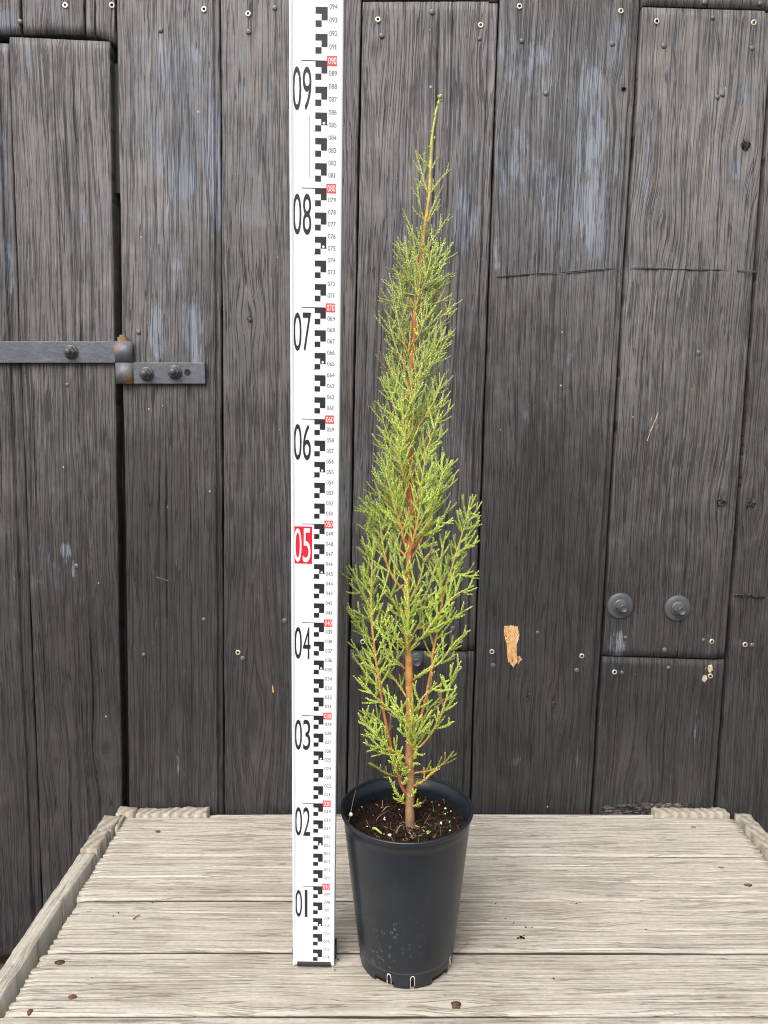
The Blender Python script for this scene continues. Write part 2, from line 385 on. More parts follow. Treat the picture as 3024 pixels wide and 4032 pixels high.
def plank(parent, fl, fr, zb, zt, depth=.024, gap=.0026, rab=.008, rabd=.0045, out=0., seed=0, ncr=9, zbs=0., zts=0., pale_off=0., cracks=(), grooves=(), warp=0., dcol=.00095, drow=.011, label=None):
    """one vertical plank; fl/fr: x of its edges by height; zbs/zts: slope of the cut ends"""
    rs = np.random.RandomState(seed)
    zm = (zb + zt) / 2; W = fr(zm) - fl(zm) - gap
    nc = max(12, int(W / dcol)); nr = max(6, int((zt - zb) / drow))
    U = np.linspace(0, 1, nc + 1); VV = np.linspace(0, 1, nr + 1)
    u, v = np.meshgrid(U, VV)
    zl = zb + (u - .5) * zbs; zh = zt + (u - .5) * zts
    z = zl + v * (zh - zl)
    xl = np.vectorize(fl)(z) if False else fl(z) + gap / 2; xr = fr(z) - gap / 2
    # ragged edge
    xl = xl + (vnoise(z * 14, 0 * z, seed + 1) - .5) * .0012 + (vnoise(z * 90, 0 * z, seed + 2) - .5) * .0005
    xr = xr + (vnoise(z * 14, 0 * z, seed + 3) - .5) * .0012 + (vnoise(z * 90, 0 * z, seed + 4) - .5) * .0005
    x = xl + u * (xr - xl); s = x - xl; sr = xr - x
    # grain coordinate bends around the knots and wanders
    ga = s + .012 * (vnoise(z * 1.6, s * 9, seed + 5) - .5) + .004 * (vnoise(z * 7, s * 25, seed + 6) - .5) + warp * (z - zm)
    kd = np.zeros_like(x); kcol = np.zeros_like(x)
    for (px, py, kw, kh) in KNOTS:
        P = at(px, py, WY)
        if not (zb - .1 < P.z < zt + .1): continue
        if not (fl(P.z) - .02 < P.x < fr(P.z) + .02): continue
        q = ((x - P.x) / (kw * 2.2)) ** 2 + ((z - P.z) / (kh * 2.6)) ** 2
        ga = ga - (x - P.x) * .75 * np.exp(-q)
        q2 = ((x - P.x) / (kw * .55)) ** 2 + ((z - P.z) / (kh * .5)) ** 2
        kd += -.0016 * np.exp(-q2 ** 2) * (vnoise(x * 900, z * 600, seed + 8)) ; kcol += np.exp(-q2 ** 2)
    # relief
    d = np.zeros_like(x)
    g = vnoise(ga * 330, z * .7, seed + 10) * .6 + vnoise(ga * 160, z * .5, seed + 11) * .4
    d += (g - .5) * .0006
    d += (vnoise(s * 14, z * 2.2, seed + 12) - .5) * .0010
    e = .0022
    d -= .0016 * (np.clip(1 - s / e, 0, 1) ** 2)
    if rab > 0: d -= rabd * smoothstep(rab + .0012, rab - .0012, sr)
    d -= .0016 * (np.clip(1 - sr / e, 0, 1) ** 2)
    d -= .0018 * (np.clip(1 - (z - zl) / .003, 0, 1) ** 2) + .0018 * (np.clip(1 - (zh - z) / .003, 0, 1) ** 2)
    cl = list(cracks)
    for k in range(int(ncr * rs.uniform(.8, 2.0))):
        c = rs.uniform(.06, .94) * W; zc = rs.uniform(zb, zt); ln = rs.uniform(.08, .55)
        cl.append((c, zc - ln / 2, zc + ln / 2, rs.uniform(.0012, .0036), rs.uniform(.0005, .0009)))
    for (c, z0, z1, dep, wd) in cl:
        fade = smoothstep(z0, z0 + .05, z) * smoothstep(z1, z1 - .05, z) * (.55 + .9 * vnoise(z * 30, 0 * z + c * 100, seed + 20))
        d -= dep * np.clip(fade, 0, 1) * np.exp(-((ga - c) / wd) ** 2)
    for (z0, slope, dep) in grooves:
        zz = z0 + slope * (u - .5) + (vnoise(s * 60, 0 * s, seed + 30) - .5) * .003
        d -= dep * np.exp(-((z - zz) / .008) ** 2) * (vnoise(s * 50, 0 * s, seed + 31) > .25)
    d += kd
    y = WY - out - d
    V = np.stack([x, y, z], -1).reshape(-1, 3); n = nc + 1
    idx = np.arange((nr + 1) * n).reshape(nr + 1, n)
    F = np.stack([idx[:-1, :-1], idx[:-1, 1:], idx[1:, 1:], idx[1:, :-1]], -1).reshape(-1, 4)
    # sides, going back
    ring = np.concatenate([idx[0, :], idx[1:, -1], idx[-1, -2::-1], idx[-2:0:-1, 0]])
    B = V[ring].copy(); B[:, 1] = WY + depth
    bi = np.arange(len(ring)) + len(V)
    r2 = np.roll(ring, -1); b2 = np.roll(bi, -1)
    F = np.concatenate([F, np.stack([ring, bi, b2, r2], -1)])
    corners = [bi[0], bi[nc], bi[nc + nr], bi[nc + nr + nc]]
    F = np.concatenate([F, np.array([corners[::-1]])])
    V = np.concatenate([V, B])
    allx, allz = V[:, 0], V[:, 2]
    gaf = np.concatenate([ga.ravel(), ga.ravel()[ring]]) + seed * .731
    # paler towards the top, darker low down, with random patches
    h = allz - T
    paleness = .20 + .46 * smoothstep(.22, 1.0, h) + .22 * (vnoise(allx * 9, allz * 4, 77) - .5) + pale_off
    paleness = paleness + rs.uniform(-.05, .05)
    blue = np.zeros(len(V))
    for (a0, b0, a1, b1, dw, db) in GHOST:
        A, B2 = at(a0, b0, WY), at(a1, b1, WY)
        g_ = smoothstep(A.x - .002, A.x + .004, allx) * smoothstep(B2.x + .002, B2.x - .004, allx) * smoothstep(A.z + .004, A.z - .004, allz) * smoothstep(B2.z - .004, B2.z + .004, allz)
        paleness = paleness + dw * g_; blue = np.maximum(blue, db * g_)
    for (px, py, rx, ry, st) in PAINT:
        P = at(px, py, WY); sc = P.y * cp + (CZ - P.z) * sp
        ax, az = rx * sc / FPX, ry * sc / FPX
        q = ((allx - P.x) / ax) ** 2 + ((allz - P.z) / az) ** 2
        blue = np.maximum(blue, st * smoothstep(1.5, .35, q))
    k_all = np.concatenate([kcol.ravel(), kcol.ravel()[ring]])
    paleness = paleness - .25 * np.clip(k_all, 0, 1)
    o = mesh_np('plank', V, F, M['wall'], parent, smooth=False, attrs=dict(ga=gaf, gl=allz + seed * 1.37, paleness=paleness, blue=blue))
    me = o.data
    sm = np.zeros(len(me.polygons), dtype=bool); sm[:nr * nc] = True
    me.polygons.foreach_set('use_smooth', sm)
    if label: o['label'] = label
    o['fl'] = 0
    del o['fl']
    o_rec = (o, fl, fr, zb, zt); PLANKS.append(o_rec)
    return o
PLANKS = []
def hgt(py): return wz(py)
# door planks and the pieces above the door
plank(door, lambda z: L[0](z) - .02, L[0], .03, wz(160), seed=1, ncr=8)
plank(door, L[0], L[1], .028, wz(158), seed=2, ncr=10, zts=-.004, rab=.014, rabd=.004)
plank(door, L[1], lambda z: L[2](z) - .0085, .024, wz(152), seed=3, ncr=17, zts=-.006, rab=0, warp=.010,
      cracks=[(.105, wz(1400), wz(300), .0045, .0009), (.078, wz(1300), wz(330), .003, .0008)])
u1 = wl(82, 0, 84, 120); u2 = wl(331, 0, 331, 120); u3 = wl(371, 0, 371, 120); u4 = wl(459, 0, 461, 150)
zl_ = wz(133)
plank(wall, L[0], u1, zl_, WALLTOP, seed=4, ncr=3, rab=0)
plank(wall, u1, u2, zl_, WALLTOP, seed=5, ncr=4, rab=0)
plank(wall, u2, u3, wz(138), WALLTOP, seed=6, ncr=2, rab=0, out=-.002)
plank(wall, u3, lambda z: L[2](z) - .0006, wz(152), WALLTOP, seed=7, ncr=3, rab=0, zbs=-.010)
# wall planks
plank(wall, L[2], L[3], .012, WALLTOP, seed=8, ncr=9, rab=.0075, pale_off=.02)
plank(wall, L[3], L[4], .012, WALLTOP, seed=9, ncr=24, rab=.022, rabd=.004)
zj = wz(2562); ztop5 = wz(4)
plank(wall, L[4], L[5], zj + .0012, ztop5, seed=10, ncr=14, rab=.012, zbs=-.004, cracks=[(.098, wz(1100), wz(-40), .008, .0010), (.118, wz(900), wz(-40), .007, .0010), (.14, wz(1700), wz(600), .003, .0008)])
plank(wall, L[4], L[5], .012, zj - .0008, seed=11, ncr=6, rab=.012, zts=-.004, pale_off=-.03)
plank(wall, L[4], L[5], ztop5 + .0022, WALLTOP, seed=12, ncr=3, rab=.012)
plank(wall, L[5], L[6], .012, WALLTOP, seed=13, ncr=11, rab=.009, pale_off=.0, cracks=[(.095, wz(1100), wz(-20), .0045, .0009), (.075, wz(900), wz(50), .003, .0008)], grooves=[(wz(1072), .010, .0012)])
zj6 = wz(2592); zt6 = wz(34)
plank(wall, L[6], L[7], zj6 + .0012, zt6, seed=14, ncr=16, rab=.012, zbs=-.006, cracks=[(.118, wz(1100), wz(20), .0045, .0009), (.11, wz(2592), wz(2000), .0035, .0009), (.132, wz(2592), wz(1900), .003, .0008)], grooves=[(wz(1058), -.004, .0012)], zts=-.005)
plank(wall, L[6], L[7], .012, zj6 - .0008, seed=15, ncr=8, rab=.012, zts=-.006, pale_off=-.03, cracks=[(.098, wz(3150), wz(2560), .004, .0009), (.075, wz(3000), wz(2600), .003, .0008)])
plank(wall, L[6], L[7], zt6 + .0022, WALLTOP, seed=16, ncr=3, rab=.012, zbs=-.005)
plank(wall, L[7], L[8], .012, WALLTOP, seed=17, ncr=10, rab=.012, pale_off=-.02)
plank(wall, L[8], lambda z: L[8](z) + .19, .012, WALLTOP, seed=18, ncr=8, rab=.012)
plank(wall, lambda z: L[8](z) + .19, lambda z: L[8](z) + .37, .012, WALLTOP, seed=28, ncr=8, rab=.012)
plank(wall, lambda z: L[0](z) - .20, lambda z: L[0](z) - .021, .012, WALLTOP, seed=19, ncr=8, rab=.012)
# one dark sheet behind all planks, so the gaps look deep in shade
obj_bm('dark_backing', box_bm(-.95, 1.0, WY + .0245, WY + .05, 0, WALLTOP), M['dark'], wall, loc=(0, 0, 0))
obj_bm('door_stop', box_bm(-.372, -.349, WY + .012, WY + .0244, T + .9, wz(235)), M['wall'], wall, loc=(0, 0, 0))

def find_plank(P):
    for (o, fl, fr, zb, zt) in PLANKS:
        if fl(P.z) - .002 <= P.x <= fr(P.z) + .002 and zb - .002 <= P.z <= zt + .002: return o
    return wall
def ray_surface(P): return WY
# ---- nails and screws
def nail_mesh():
    V, F = lathe([(.0034, -.003), (.0034, .0004), (.0030, .0010), (.0018, .0014), (.0004, .0015)], 14, 'y')
    return V, F
nV, nF = nail_mesh(); nme = bpy.data.meshes.new('nail'); nme.from_pydata(nV, [], nF); nme.materials.append(M['nail'])
nme.polygons.foreach_set('use_smooth', np.ones(len(nme.polygons), dtype=bool))
sV, sF = lathe([(.0038, -.003), (.0038, .0000), (.0036, .0006), (.0030, .0009), (.0020, .0006)], 18, 'y')
sme = bpy.data.meshes.new('screw'); sme.from_pydata(sV, [], sF); sme.materials.append(M['brass'])
sme.polygons.foreach_set('use_smooth', np.ones(len(sme.polygons), dtype=bool))
st = []
for k in range(12):
    r = .0022 if k % 2 == 0 else .0014; a = math.pi * k / 6; st.append((r * math.cos(a), .0, r * math.sin(a)))
stme = bpy.data.meshes.new('screw_socket'); stme.from_pydata(st + [(p[0], .0012, p[2]) for p in st], [], [tuple(range(12, 24))] + [(k, (k + 1) % 12, 12 + (k + 1) % 12, 12 + k) for k in range(12)]); stme.materials.append(M['dark'])
rsn = random.Random(5)
SCREWS = [(257, 21), (441, 21), (803, 37), (977, 54), (1488, 77), (1893, 99), (2046, 25), (2445, 43), (2586, 84), (2968, 89), (1937, 2566), (2291, 2583), (2803, 2526), (2934, 2538), (2420, 2646), (2797, 2662), (937, 2569), (1428, 2527), (1428, 2618), (1807, 2630), (1812, 2524)]
NAILS = [(78, 85), (632, 118), (979, 125), (1081, 31), (1503, 141), (1702, 47), (1889, 153), (2055, 161), (2412, 172), (2150, 368), (2615, 180), (2807, 70), (2962, 190), (2826, 383), (2845, 372), (2775, 8), (2993, 14), (265, 1515), (2117, 2491), (1942, 2620), (2271, 2639), (2463, 2510), (2617, 2559), (2770, 2520), (2962, 2540), (2449, 2648), (2632, 2629), (300, 2229), (566, 2578), (803, 2439), (1121, 2444), (955, 2592), (984, 1256), (2752, 1389), (545, 1308), (1784, 2474)]
for (px, py) in NAILS:
    P = at(px, py, WY - .0003); par = find_plank(P)
    o = bpy.data.objects.new('nail', nme); link(o, par); o.location = P - wloc(par); s_ = rsn.uniform(.85, 1.15); o.scale = (s_, 1.0, s_)
for (px, py) in SCREWS:
    P = at(px, py, WY - .0005); par = find_plank(P)
    o = bpy.data.objects.new('screw', sme); link(o, par); o.location = P - wloc(par); o.rotation_euler = (rsn.uniform(-.12, .12), 0, rsn.uniform(-.12, .12))
    q = bpy.data.objects.new('screw_socket', stme); link(q, par); q.location = P - wloc(par) + Vector((0, -.0006, 0)); q.rotation_euler = (0, rsn.uniform(0, 1), 0)
# ---- big washers with bolts
def bolt(px, py, big_r, name='washer_bolt', sc=1.0, tilt=.0):
    P = at(px, py, WY)
    b0 = bpy.data.objects.new(name, None); link(b0, wall); b0.location = P - wloc(wall); b0.empty_display_size = .01
    V, F = lathe([(big_r, -.002), (big_r, .0022), (big_r - .001, .0032), (big_r * .56, .0034), (.001, .0034)], 40, 'y'); o = mesh_np('washer', V, F, M['zinc'], b0, True, loc=P)
    r2 = big_r * .58
    V, F = lathe([(r2, .0030), (r2, .0050), (r2 - .0012, .0062), (.001, .0062)], 32, 'y'); mesh_np('washer', V, F, M['zinc'], b0, True, loc=P)
    V, F = lathe([(.0090, .0060), (.0090, .0105), (.0078, .0122), (.0056, .0124)], 6, 'y'); mesh_np('nut', V, F, M['zinc'], b0, False, loc=P)
    V, F = lathe([(.0058, .0100), (.0058, .0180), (.0050, .0192), (.0044, .0188), (.0040, .0180), (.0003, .0180)], 24, 'y'); mesh_np('bolt_end', V, F, M['zinc'], b0, True, loc=P)
for bx, by in ((2441, 2384), (2667, 2394)): bolt(bx, by, .0192)
bolt(1640, 2594, .0095)

# ---- patches on planks: bare wood scar, filler, tar crust
def patch(name, pts, mat, thick=.0012, n=26, seed=0, rough=.0008, par=None, ragged=.15):
    rs = np.random.RandomState(seed); P = [at(a, b_, WY) for a, b_ in pts]
    xs = np.array([p.x for p in P]); zs = np.array([p.z for p in P])
    # dense outline, ragged
    ox = []; oz = []
    for k in range(len(P)):
        for t_ in np.linspace(0, 1, 7)[:-1]:
            ox.append(xs[k] * (1 - t_) + xs[(k + 1) % len(P)] * t_); oz.append(zs[k] * (1 - t_) + zs[(k + 1) % len(P)] * t_)
    ox = np.array(ox); oz = np.array(oz); cx_, cz_ = ox.mean(), oz.mean()
    ox = cx_ + (ox - cx_) * (1 + rs.uniform(-ragged, ragged, len(ox)) * .6); oz = cz_ + (oz - cz_) * (1 + rs.uniform(-ragged, ragged, len(oz)) * .5)
    V = []; F = []; m = len(ox); lev = [1.0, .93, .7, .4]
    for li, l_ in enumerate(lev):
        for k in range(m):
            hh = -.0012 if li == 0 else thick * (.7 + .6 * rs.rand()) + rough * rs.uniform(-1, 1)
            V.append((cx_ + (ox[k] - cx_) * l_, WY - hh, cz_ + (oz[k] - cz_) * l_))
    V.append((cx_, WY - thick, cz_))
    for li in range(len(lev) - 1):
        for k in range(m): F.append((li * m + k, li * m + (k + 1) % m, (li + 1) * m + (k + 1) % m, (li + 1) * m + k))
    for k in range(m): F.append(((len(lev) - 1) * m + k, (len(lev) - 1) * m + (k + 1) % m, len(V) - 1))
    par = par or find_plank(Vector((cx_, WY, cz_)))
    return mesh_np(name, V, F, mat, par)
z5 = lambda a, b_: (1800 + a * .7378, 2100 + b_ * .7378)
sc_ = patch('bare_wood_scar', [z5(*q) for q in ((250, 490), (290, 486), (325, 495), (335, 545), (318, 600), (322, 690), (300, 722), (270, 690), (262, 600), (248, 540))], M['bare'], .0009, seed=3, ragged=.07)
patch('bare_wood_scar', [z5(*q) for q in ((322, 655), (334, 652), (345, 670), (330, 695), (322, 700))], M['bare'], .0006, seed=4)
patch('filler_blob', [z5(*q) for q in ((1340, 705), (1360, 700), (1364, 730), (1345, 745), (1335, 725))], M['filler'], .0012, seed=5)
patch('filler_blob', [z5(*q) for q in ((1310, 760), (1328, 755), (1335, 775), (1318, 795), (1306, 785))], M['filler'], .0012, seed=6)
patch('tar_crust', [(2372, 3172), (2460, 3166), (2560, 3158), (2640, 3160), (2716, 3164), (2722, 3200), (2600, 3206), (2480, 3206), (2366, 3206)], M['tar'], .0035, seed=7, rough=.0025, ragged=.08)
for k, (x0, y0, x1, y1, w_) in enumerate(((2545, 1738, 2560, 1695, 5), (2556, 1700, 2574, 1662, 8), (2572, 1668, 2590, 1622, 6), (2560, 1660, 2566, 1640, 4), (2584, 1690, 2590, 1672, 4))):
    patch('pale_scratch', [(x0, y0), (x0 + w_, y0 - 4), ((x0 + x1) / 2 + w_ * .8, (y0 + y1) / 2), (x1 + 2, y1), (x1, y1 + 3), ((x0 + x1) / 2, (y0 + y1) / 2 + 4)], M['filler'], .0003, seed=80 + k, rough=.0002, ragged=.3)
patch('pale_scratch', [(1071, 2700), (1075, 2696), (1079, 2726), (1073, 2728)], M['bare'], .0003, seed=9, rough=.0002)
patch('pale_scratch', [(600, 2540), (603, 2540), (622, 2430), (620, 2428)], M['nail'], .0003, seed=10, rough=.0002)
patch('pale_scratch', [(614, 2271), (640, 2277), (666, 2287), (665, 2290), (640, 2280), (614, 2274)], M['nail'], .0002, seed=11, rough=.0001)
patch('brown_stain', [(342, 2110), (358, 2120), (362, 2180), (360, 2260), (350, 2295), (342, 2200)], M['stain'], .0002, seed=12, rough=.0001, ragged=.3)
# painted-over edges where a rail was once fixed, and loose flakes at the knots
patch('paint_ridge', [(1946, 1088), (2060, 1079), (2200, 1074), (2320, 1064), (2440, 1052), (2440, 1057), (2320, 1069), (2200, 1079), (2060, 1084), (1946, 1093)], M['zinc'], .0004, seed=13, rough=.0003, ragged=.01)
patch('paint_ridge', [(2472, 1052), (2600, 1056), (2720, 1060), (2850, 1062), (2980, 1066), (2980, 1072), (2850, 1067), (2720, 1065), (2600, 1061), (2472, 1057)], M['zinc'], .0004, seed=14, rough=.0003, ragged=.01)
for k, (x0, y0, rx, ry) in enumerate(((2935, 575, 22, 30), (2842, 1972, 30, 26), (2955, 1982, 26, 22), (2180, 2770, 14, 16), (2080, 2742, 8, 18), (984, 1254, 12, 15), (2455, 350, 12, 9), (2920, 2345, 60, 7), (2990, 2350, 40, 7))):
    rr_ = random.Random(k); n_ = 9
    patch('knot_flake', [(x0 + rx * rr_.uniform(.5, 1) * math.cos(t_ * 6.283 / n_), y0 + ry * rr_.uniform(.5, 1) * math.sin(t_ * 6.283 / n_)) for t_ in range(n_)], M['tar'], .0012, seed=90 + k, rough=.0012, ragged=.25)

# ------------------------------------------------------------------ strap hinge
hz = lambda a, b_: (a * .6028, 1250 + b_ * .6028)
hc = at(*hz(825, 293), WY)
hinge = empty('strap_hinge', hc, 'painted black iron strap hinge bolted across the door and wall', 'hinge')
def hinge_part(name, bm, rustv=.12):
    me = bpy.data.meshes.new(name); bm.to_mesh(me); bm.free(); me.materials.append(M['iron'])
    a = me.attributes.new('rust', 'FLOAT', 'POINT'); a.data.foreach_set('value', np.full(len(me.vertices), rustv, dtype=np.float32))
    o = bpy.data.objects.new(name, me); link(o, hinge); o.location = -hc; return o
def hx(a): return at(a * .6028, 1480, WY).x
s0 = at(*hz(400, 157), WY - .005); s1 = at(*hz(400, 298), WY - .005)
p0 = at(*hz(1100, 294), WY - .005); p1 = at(*hz(1100, 434), WY - .005)
xk0, xk1 = hx(766), hx(884)
strap_ = hinge_part('strap', box_bm(-.72, xk0 + .004, WY - .0075, WY - .0015, s1.z, s0.z, .0012), .05)
plate_ = box_bm(xk1 - .010, hx(1347), WY - .0070, WY - .0008, p1.z, p0.z, .0012)
hinge_part('plate', plate_, .14)
def cyl_bm(x, y, z0, z1, r, bev=.0015):
    bm = bmesh.new(); bmesh.ops.create_cone(bm, cap_ends=True, cap_tris=False, segments=32, radius1=r, radius2=r, depth=z1 - z0)
    for v_ in bm.verts: v_.co += Vector((x, y, (z0 + z1) / 2))
    es = [e_ for e_ in bm.edges if abs(e_.verts[0].co.z - e_.verts[1].co.z) < 1e-6]
    bmesh.ops.bevel(bm, geom=es, offset=bev, segments=2, affect='EDGES')
    for v_ in bm.verts: v_.co.y = y + (v_.co.y - y) * .55
    return bm
kr = (xk1 - xk0) / 2; kx = (xk0 + xk1) / 2
for (z0_, z1_, rv) in ((s1.z + .001, s0.z, .22), (p1.z, p0.z - .0005, .25)):
    k_ = hinge_part('knuckle', cyl_bm(kx, WY - .006, z0_, z1_, kr, .0006), rv); k_.data.polygons.foreach_set('use_smooth', np.array([abs(q_.normal.z) < .2 for q_ in k_.data.polygons]))
pin_ = hinge_part('pin', cyl_bm(kx - .001, WY - .006, s0.z - .004, at(*hz(820, 116), WY).z, kr * .55, .003), .7)
for (a, b_, rr) in ((465, 226, .0098), (958, 368, .0098), (1142, 357, .0098)):
    P = at(*hz(a, b_), WY - .0070)
    V, F = lathe([(rr, -.001), (rr, .0025), (rr * .92, .0032), (.005, .0032)], 28, 'y')
    n_ = mesh_np('bolt_washer', V, F, M['zinc'], hinge, True, loc=P)
    V, F = lathe([(rr * .86, .002), (rr * .86, .0075), (rr * .7, .0092), (.0042, .0095)], 6, 'y')
    mesh_np('nut', V, F, M['zinc'], hinge, False, loc=P)
    V, F = lathe([(.0045, .006), (.0045, .0130), (.0032, .0150), (.0005, .0152)], 16, 'y')
    mesh_np('bolt_end', V, F, M['zinc'], hinge, True, loc=P)
P = at(*hz(1224, 358), WY - .0073)
V, F = lathe([(.0046, .0000), (.0044, .0003), (.0038, .0001), (.0003, .0001)], 20, 'y'); mesh_np('hole', V, F, M['dark'], hinge, True, loc=P)

# ------------------------------------------------------------------ table
table = empty('plank_table', (.06, .86, 0), 'low grey weathered wooden plank table top with rusty nails', 'table')
TKN = [(1019, 3952, .010, .022), (2150, 3549, .012, .02), (1796, 3952, .006, .010), (2395, 3325, .009, .012), (890, 3290, .012, .02), (880, 3445, .006, .01), (1990, 3475, .008, .012), (2730, 3425, .008, .012), (2330, 3620, .010, .016), (2960, 3590, .009, .012)]
TKN = [(*top(a, b_)[:2], c, d_) for a, b_, c, d_ in TKN]
def board(xl_, xr_, y0, y1, seed, zoff=0., cup=.0, thick=.022, cracks=(), y0s=0., y1s=0.):
    """board running along x; front edge y0, back edge y1"""
    dcol, drow = .0125, .00085
    nx = int((xr_ - xl_) / dcol); ny = int((y1 - y0) / drow)
    u, v = np.meshgrid(np.linspace(0, 1, nx + 1), np.linspace(0, 1, ny + 1))
    s0_ = np.linspace(0, 1, ny + 1)[:, None] * (y1 - y0)
    rag = (vnoise(s0_ * 420, 0 * s0_, seed + 40) - .5) * .0034 + (vnoise(s0_ * 40, 0 * s0_, seed + 41) - .5) * .003
    rag2 = (vnoise(s0_ * 420, 0 * s0_, seed + 42) - .5) * .0034 + (vnoise(s0_ * 40, 0 * s0_, seed + 43) - .5) * .003
    X = (xl_ + rag) + u * ((xr_ + rag2) - (xl_ + rag))
    ya = y0 + (vnoise(X * 5, 0 * X, seed + 44) - .5) * .0020 + (u - .5) * y0s; yb = y1 + (vnoise(X * 5, 0 * X, seed + 45) - .5) * .0016 + (u - .5) * y1s
    ya = ya + (vnoise(X * 60, 0 * X, seed + 46) - .5) * .0007
    Y = ya + v * (yb - ya); s = Y - ya; sr = yb - Y
    ga = s + .008 * (vnoise(X * 1.9, s * 14, seed + 1) - .5) + .0014 * (vnoise(X * 9, s * 40, seed + 2) - .5)
    kn = np.zeros_like(X); d = np.zeros_like(X)
    for (kx_, ky_, kw, kl) in TKN:
        q = ((X - kx_) / (kl * 3.0)) ** 2 + ((Y - ky_) / (kw * 2.0)) ** 2
        ga = ga - (Y - ky_) * .8 * np.exp(-q)
        kn += np.exp(-(((X - kx_) / (kl * .9)) ** 2 + ((Y - ky_) / (kw * .7)) ** 2) ** 2) * .55
    g = vnoise(ga * 300, X * .6, seed + 3) * .65 + vnoise(ga * 620, X * 1.2, seed + 4) * .35
    d += (g - .5) * .0012 + (vnoise(s * 18, X * 4, seed + 5) - .5) * .0012
    e = .0034
    d -= .0028 * np.clip(1 - s / e, 0, 1) ** 2 + .0022 * np.clip(1 - sr / e, 0, 1) ** 2
    d -= .0016 * np.clip(1 - (X - X[:, :1]) / .004, 0, 1) ** 2 + .0016 * np.clip(1 - (X[:, -1:] - X) / .004, 0, 1) ** 2
    d += cup * ((v - .5) ** 2 * 4 - .4)
    rs = np.random.RandomState(seed)
    cl = list(cracks) + [(rs.uniform(.05, .95) * (y1 - y0), xc - l_ / 2, xc + l_ / 2, rs.uniform(.0008, .002), rs.uniform(.0005, .0008)) for xc, l_ in zip(rs.uniform(xl_, xr_, 9), rs.uniform(.05, .3, 9))]
    for (c, x0, x1, dep, wd) in cl:
        fade = smoothstep(x0, x0 + .03, X) * smoothstep(x1, x1 - .03, X)
        d -= dep * fade * np.exp(-((ga - c) / wd) ** 2)
    Z = T + zoff + d - .0006
    V = np.stack([X, Y, Z], -1).reshape(-1, 3); n = nx + 1
    idx = np.arange((ny + 1) * n).reshape(ny + 1, n)
    F = np.stack([idx[:-1, :-1], idx[:-1, 1:], idx[1:, 1:], idx[1:, :-1]], -1).reshape(-1, 4)
    ring = np.concatenate([idx[0, :], idx[1:, -1], idx[-1, -2::-1], idx[-2:0:-1, 0]])
    B = V[ring].copy(); B[:, 2] = T + zoff - thick
    Mr = V[ring].copy(); Mr[:, 2] -= .0009
    mi = np.arange(len(ring)) + len(V); bi = mi + len(ring); r2 = np.roll(ring, -1); m2 = np.roll(mi, -1); b2 = np.roll(bi, -1); n_top = len(V)
    F = np.concatenate([F, np.stack([ring, mi, m2, r2], -1), np.stack([mi, bi, b2, m2], -1), np.array([[bi[nx + ny + nx], bi[nx + ny], bi[nx], bi[0]]])]); V = np.concatenate([V, Mr, B])
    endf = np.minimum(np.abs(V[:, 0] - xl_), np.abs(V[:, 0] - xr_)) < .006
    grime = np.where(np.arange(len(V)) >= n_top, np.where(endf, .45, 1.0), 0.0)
    f_ = lambda a: np.concatenate([a.ravel(), a.ravel()[ring], a.ravel()[ring]])
    o = mesh_np('board', V, F, M['table'], table, attrs=dict(ga=f_(ga) + seed * .913, gl=V[:, 0] + seed * 2.1 + (V[:, 2] - T) * 3, knot=f_(np.clip(kn, 0, 1)), grime=grime, mid_brown=np.exp(-((V[:, 0] - .0) / .22) ** 2) * smoothstep(.68, .76, V[:, 1]) * smoothstep(.99, .90, V[:, 1])))
    sm = np.zeros(len(o.data.polygons), dtype=bool); sm[:nx * ny] = True; o.data.polygons.foreach_set('use_smooth', sm)
    return o
BY = [1.0765, .9755, .8815, .7905, .7005, .606]
bx = lambda px, py: top(px, py).x
boards = []
boards.append(board(bx(492, 3222), bx(2888, 3226), BY[1] + .0012, BY[0] - .001, 51, .0010))
boards.append(board(bx(400, 3372), bx(3008, 3370), BY[2] + .0014, BY[1] - .0008, 52, .0006))
boards.append(board(bx(306, 3545), bx(3155, 3545), BY[3] + .0018, BY[2] - .0009, 53, .0001, y0s=.0015))
boards.append(board(bx(165, 3752), bx(3330, 3752), BY[4] + .0016, BY[3] - .0009, 54, -.0004, cracks=[(.0125, bx(1650, 3952), bx(1960, 3952), .004, .0009)]))
boards.append(board(bx(-20, 3992), bx(3560, 3992), BY[5], BY[4] - .0009, 55, -.0008))
# back strip board seen behind the first board
board(-.262, bx(2605, 3210), BY[0] + .0004, BY[0] + .0125, 56, -.0015)
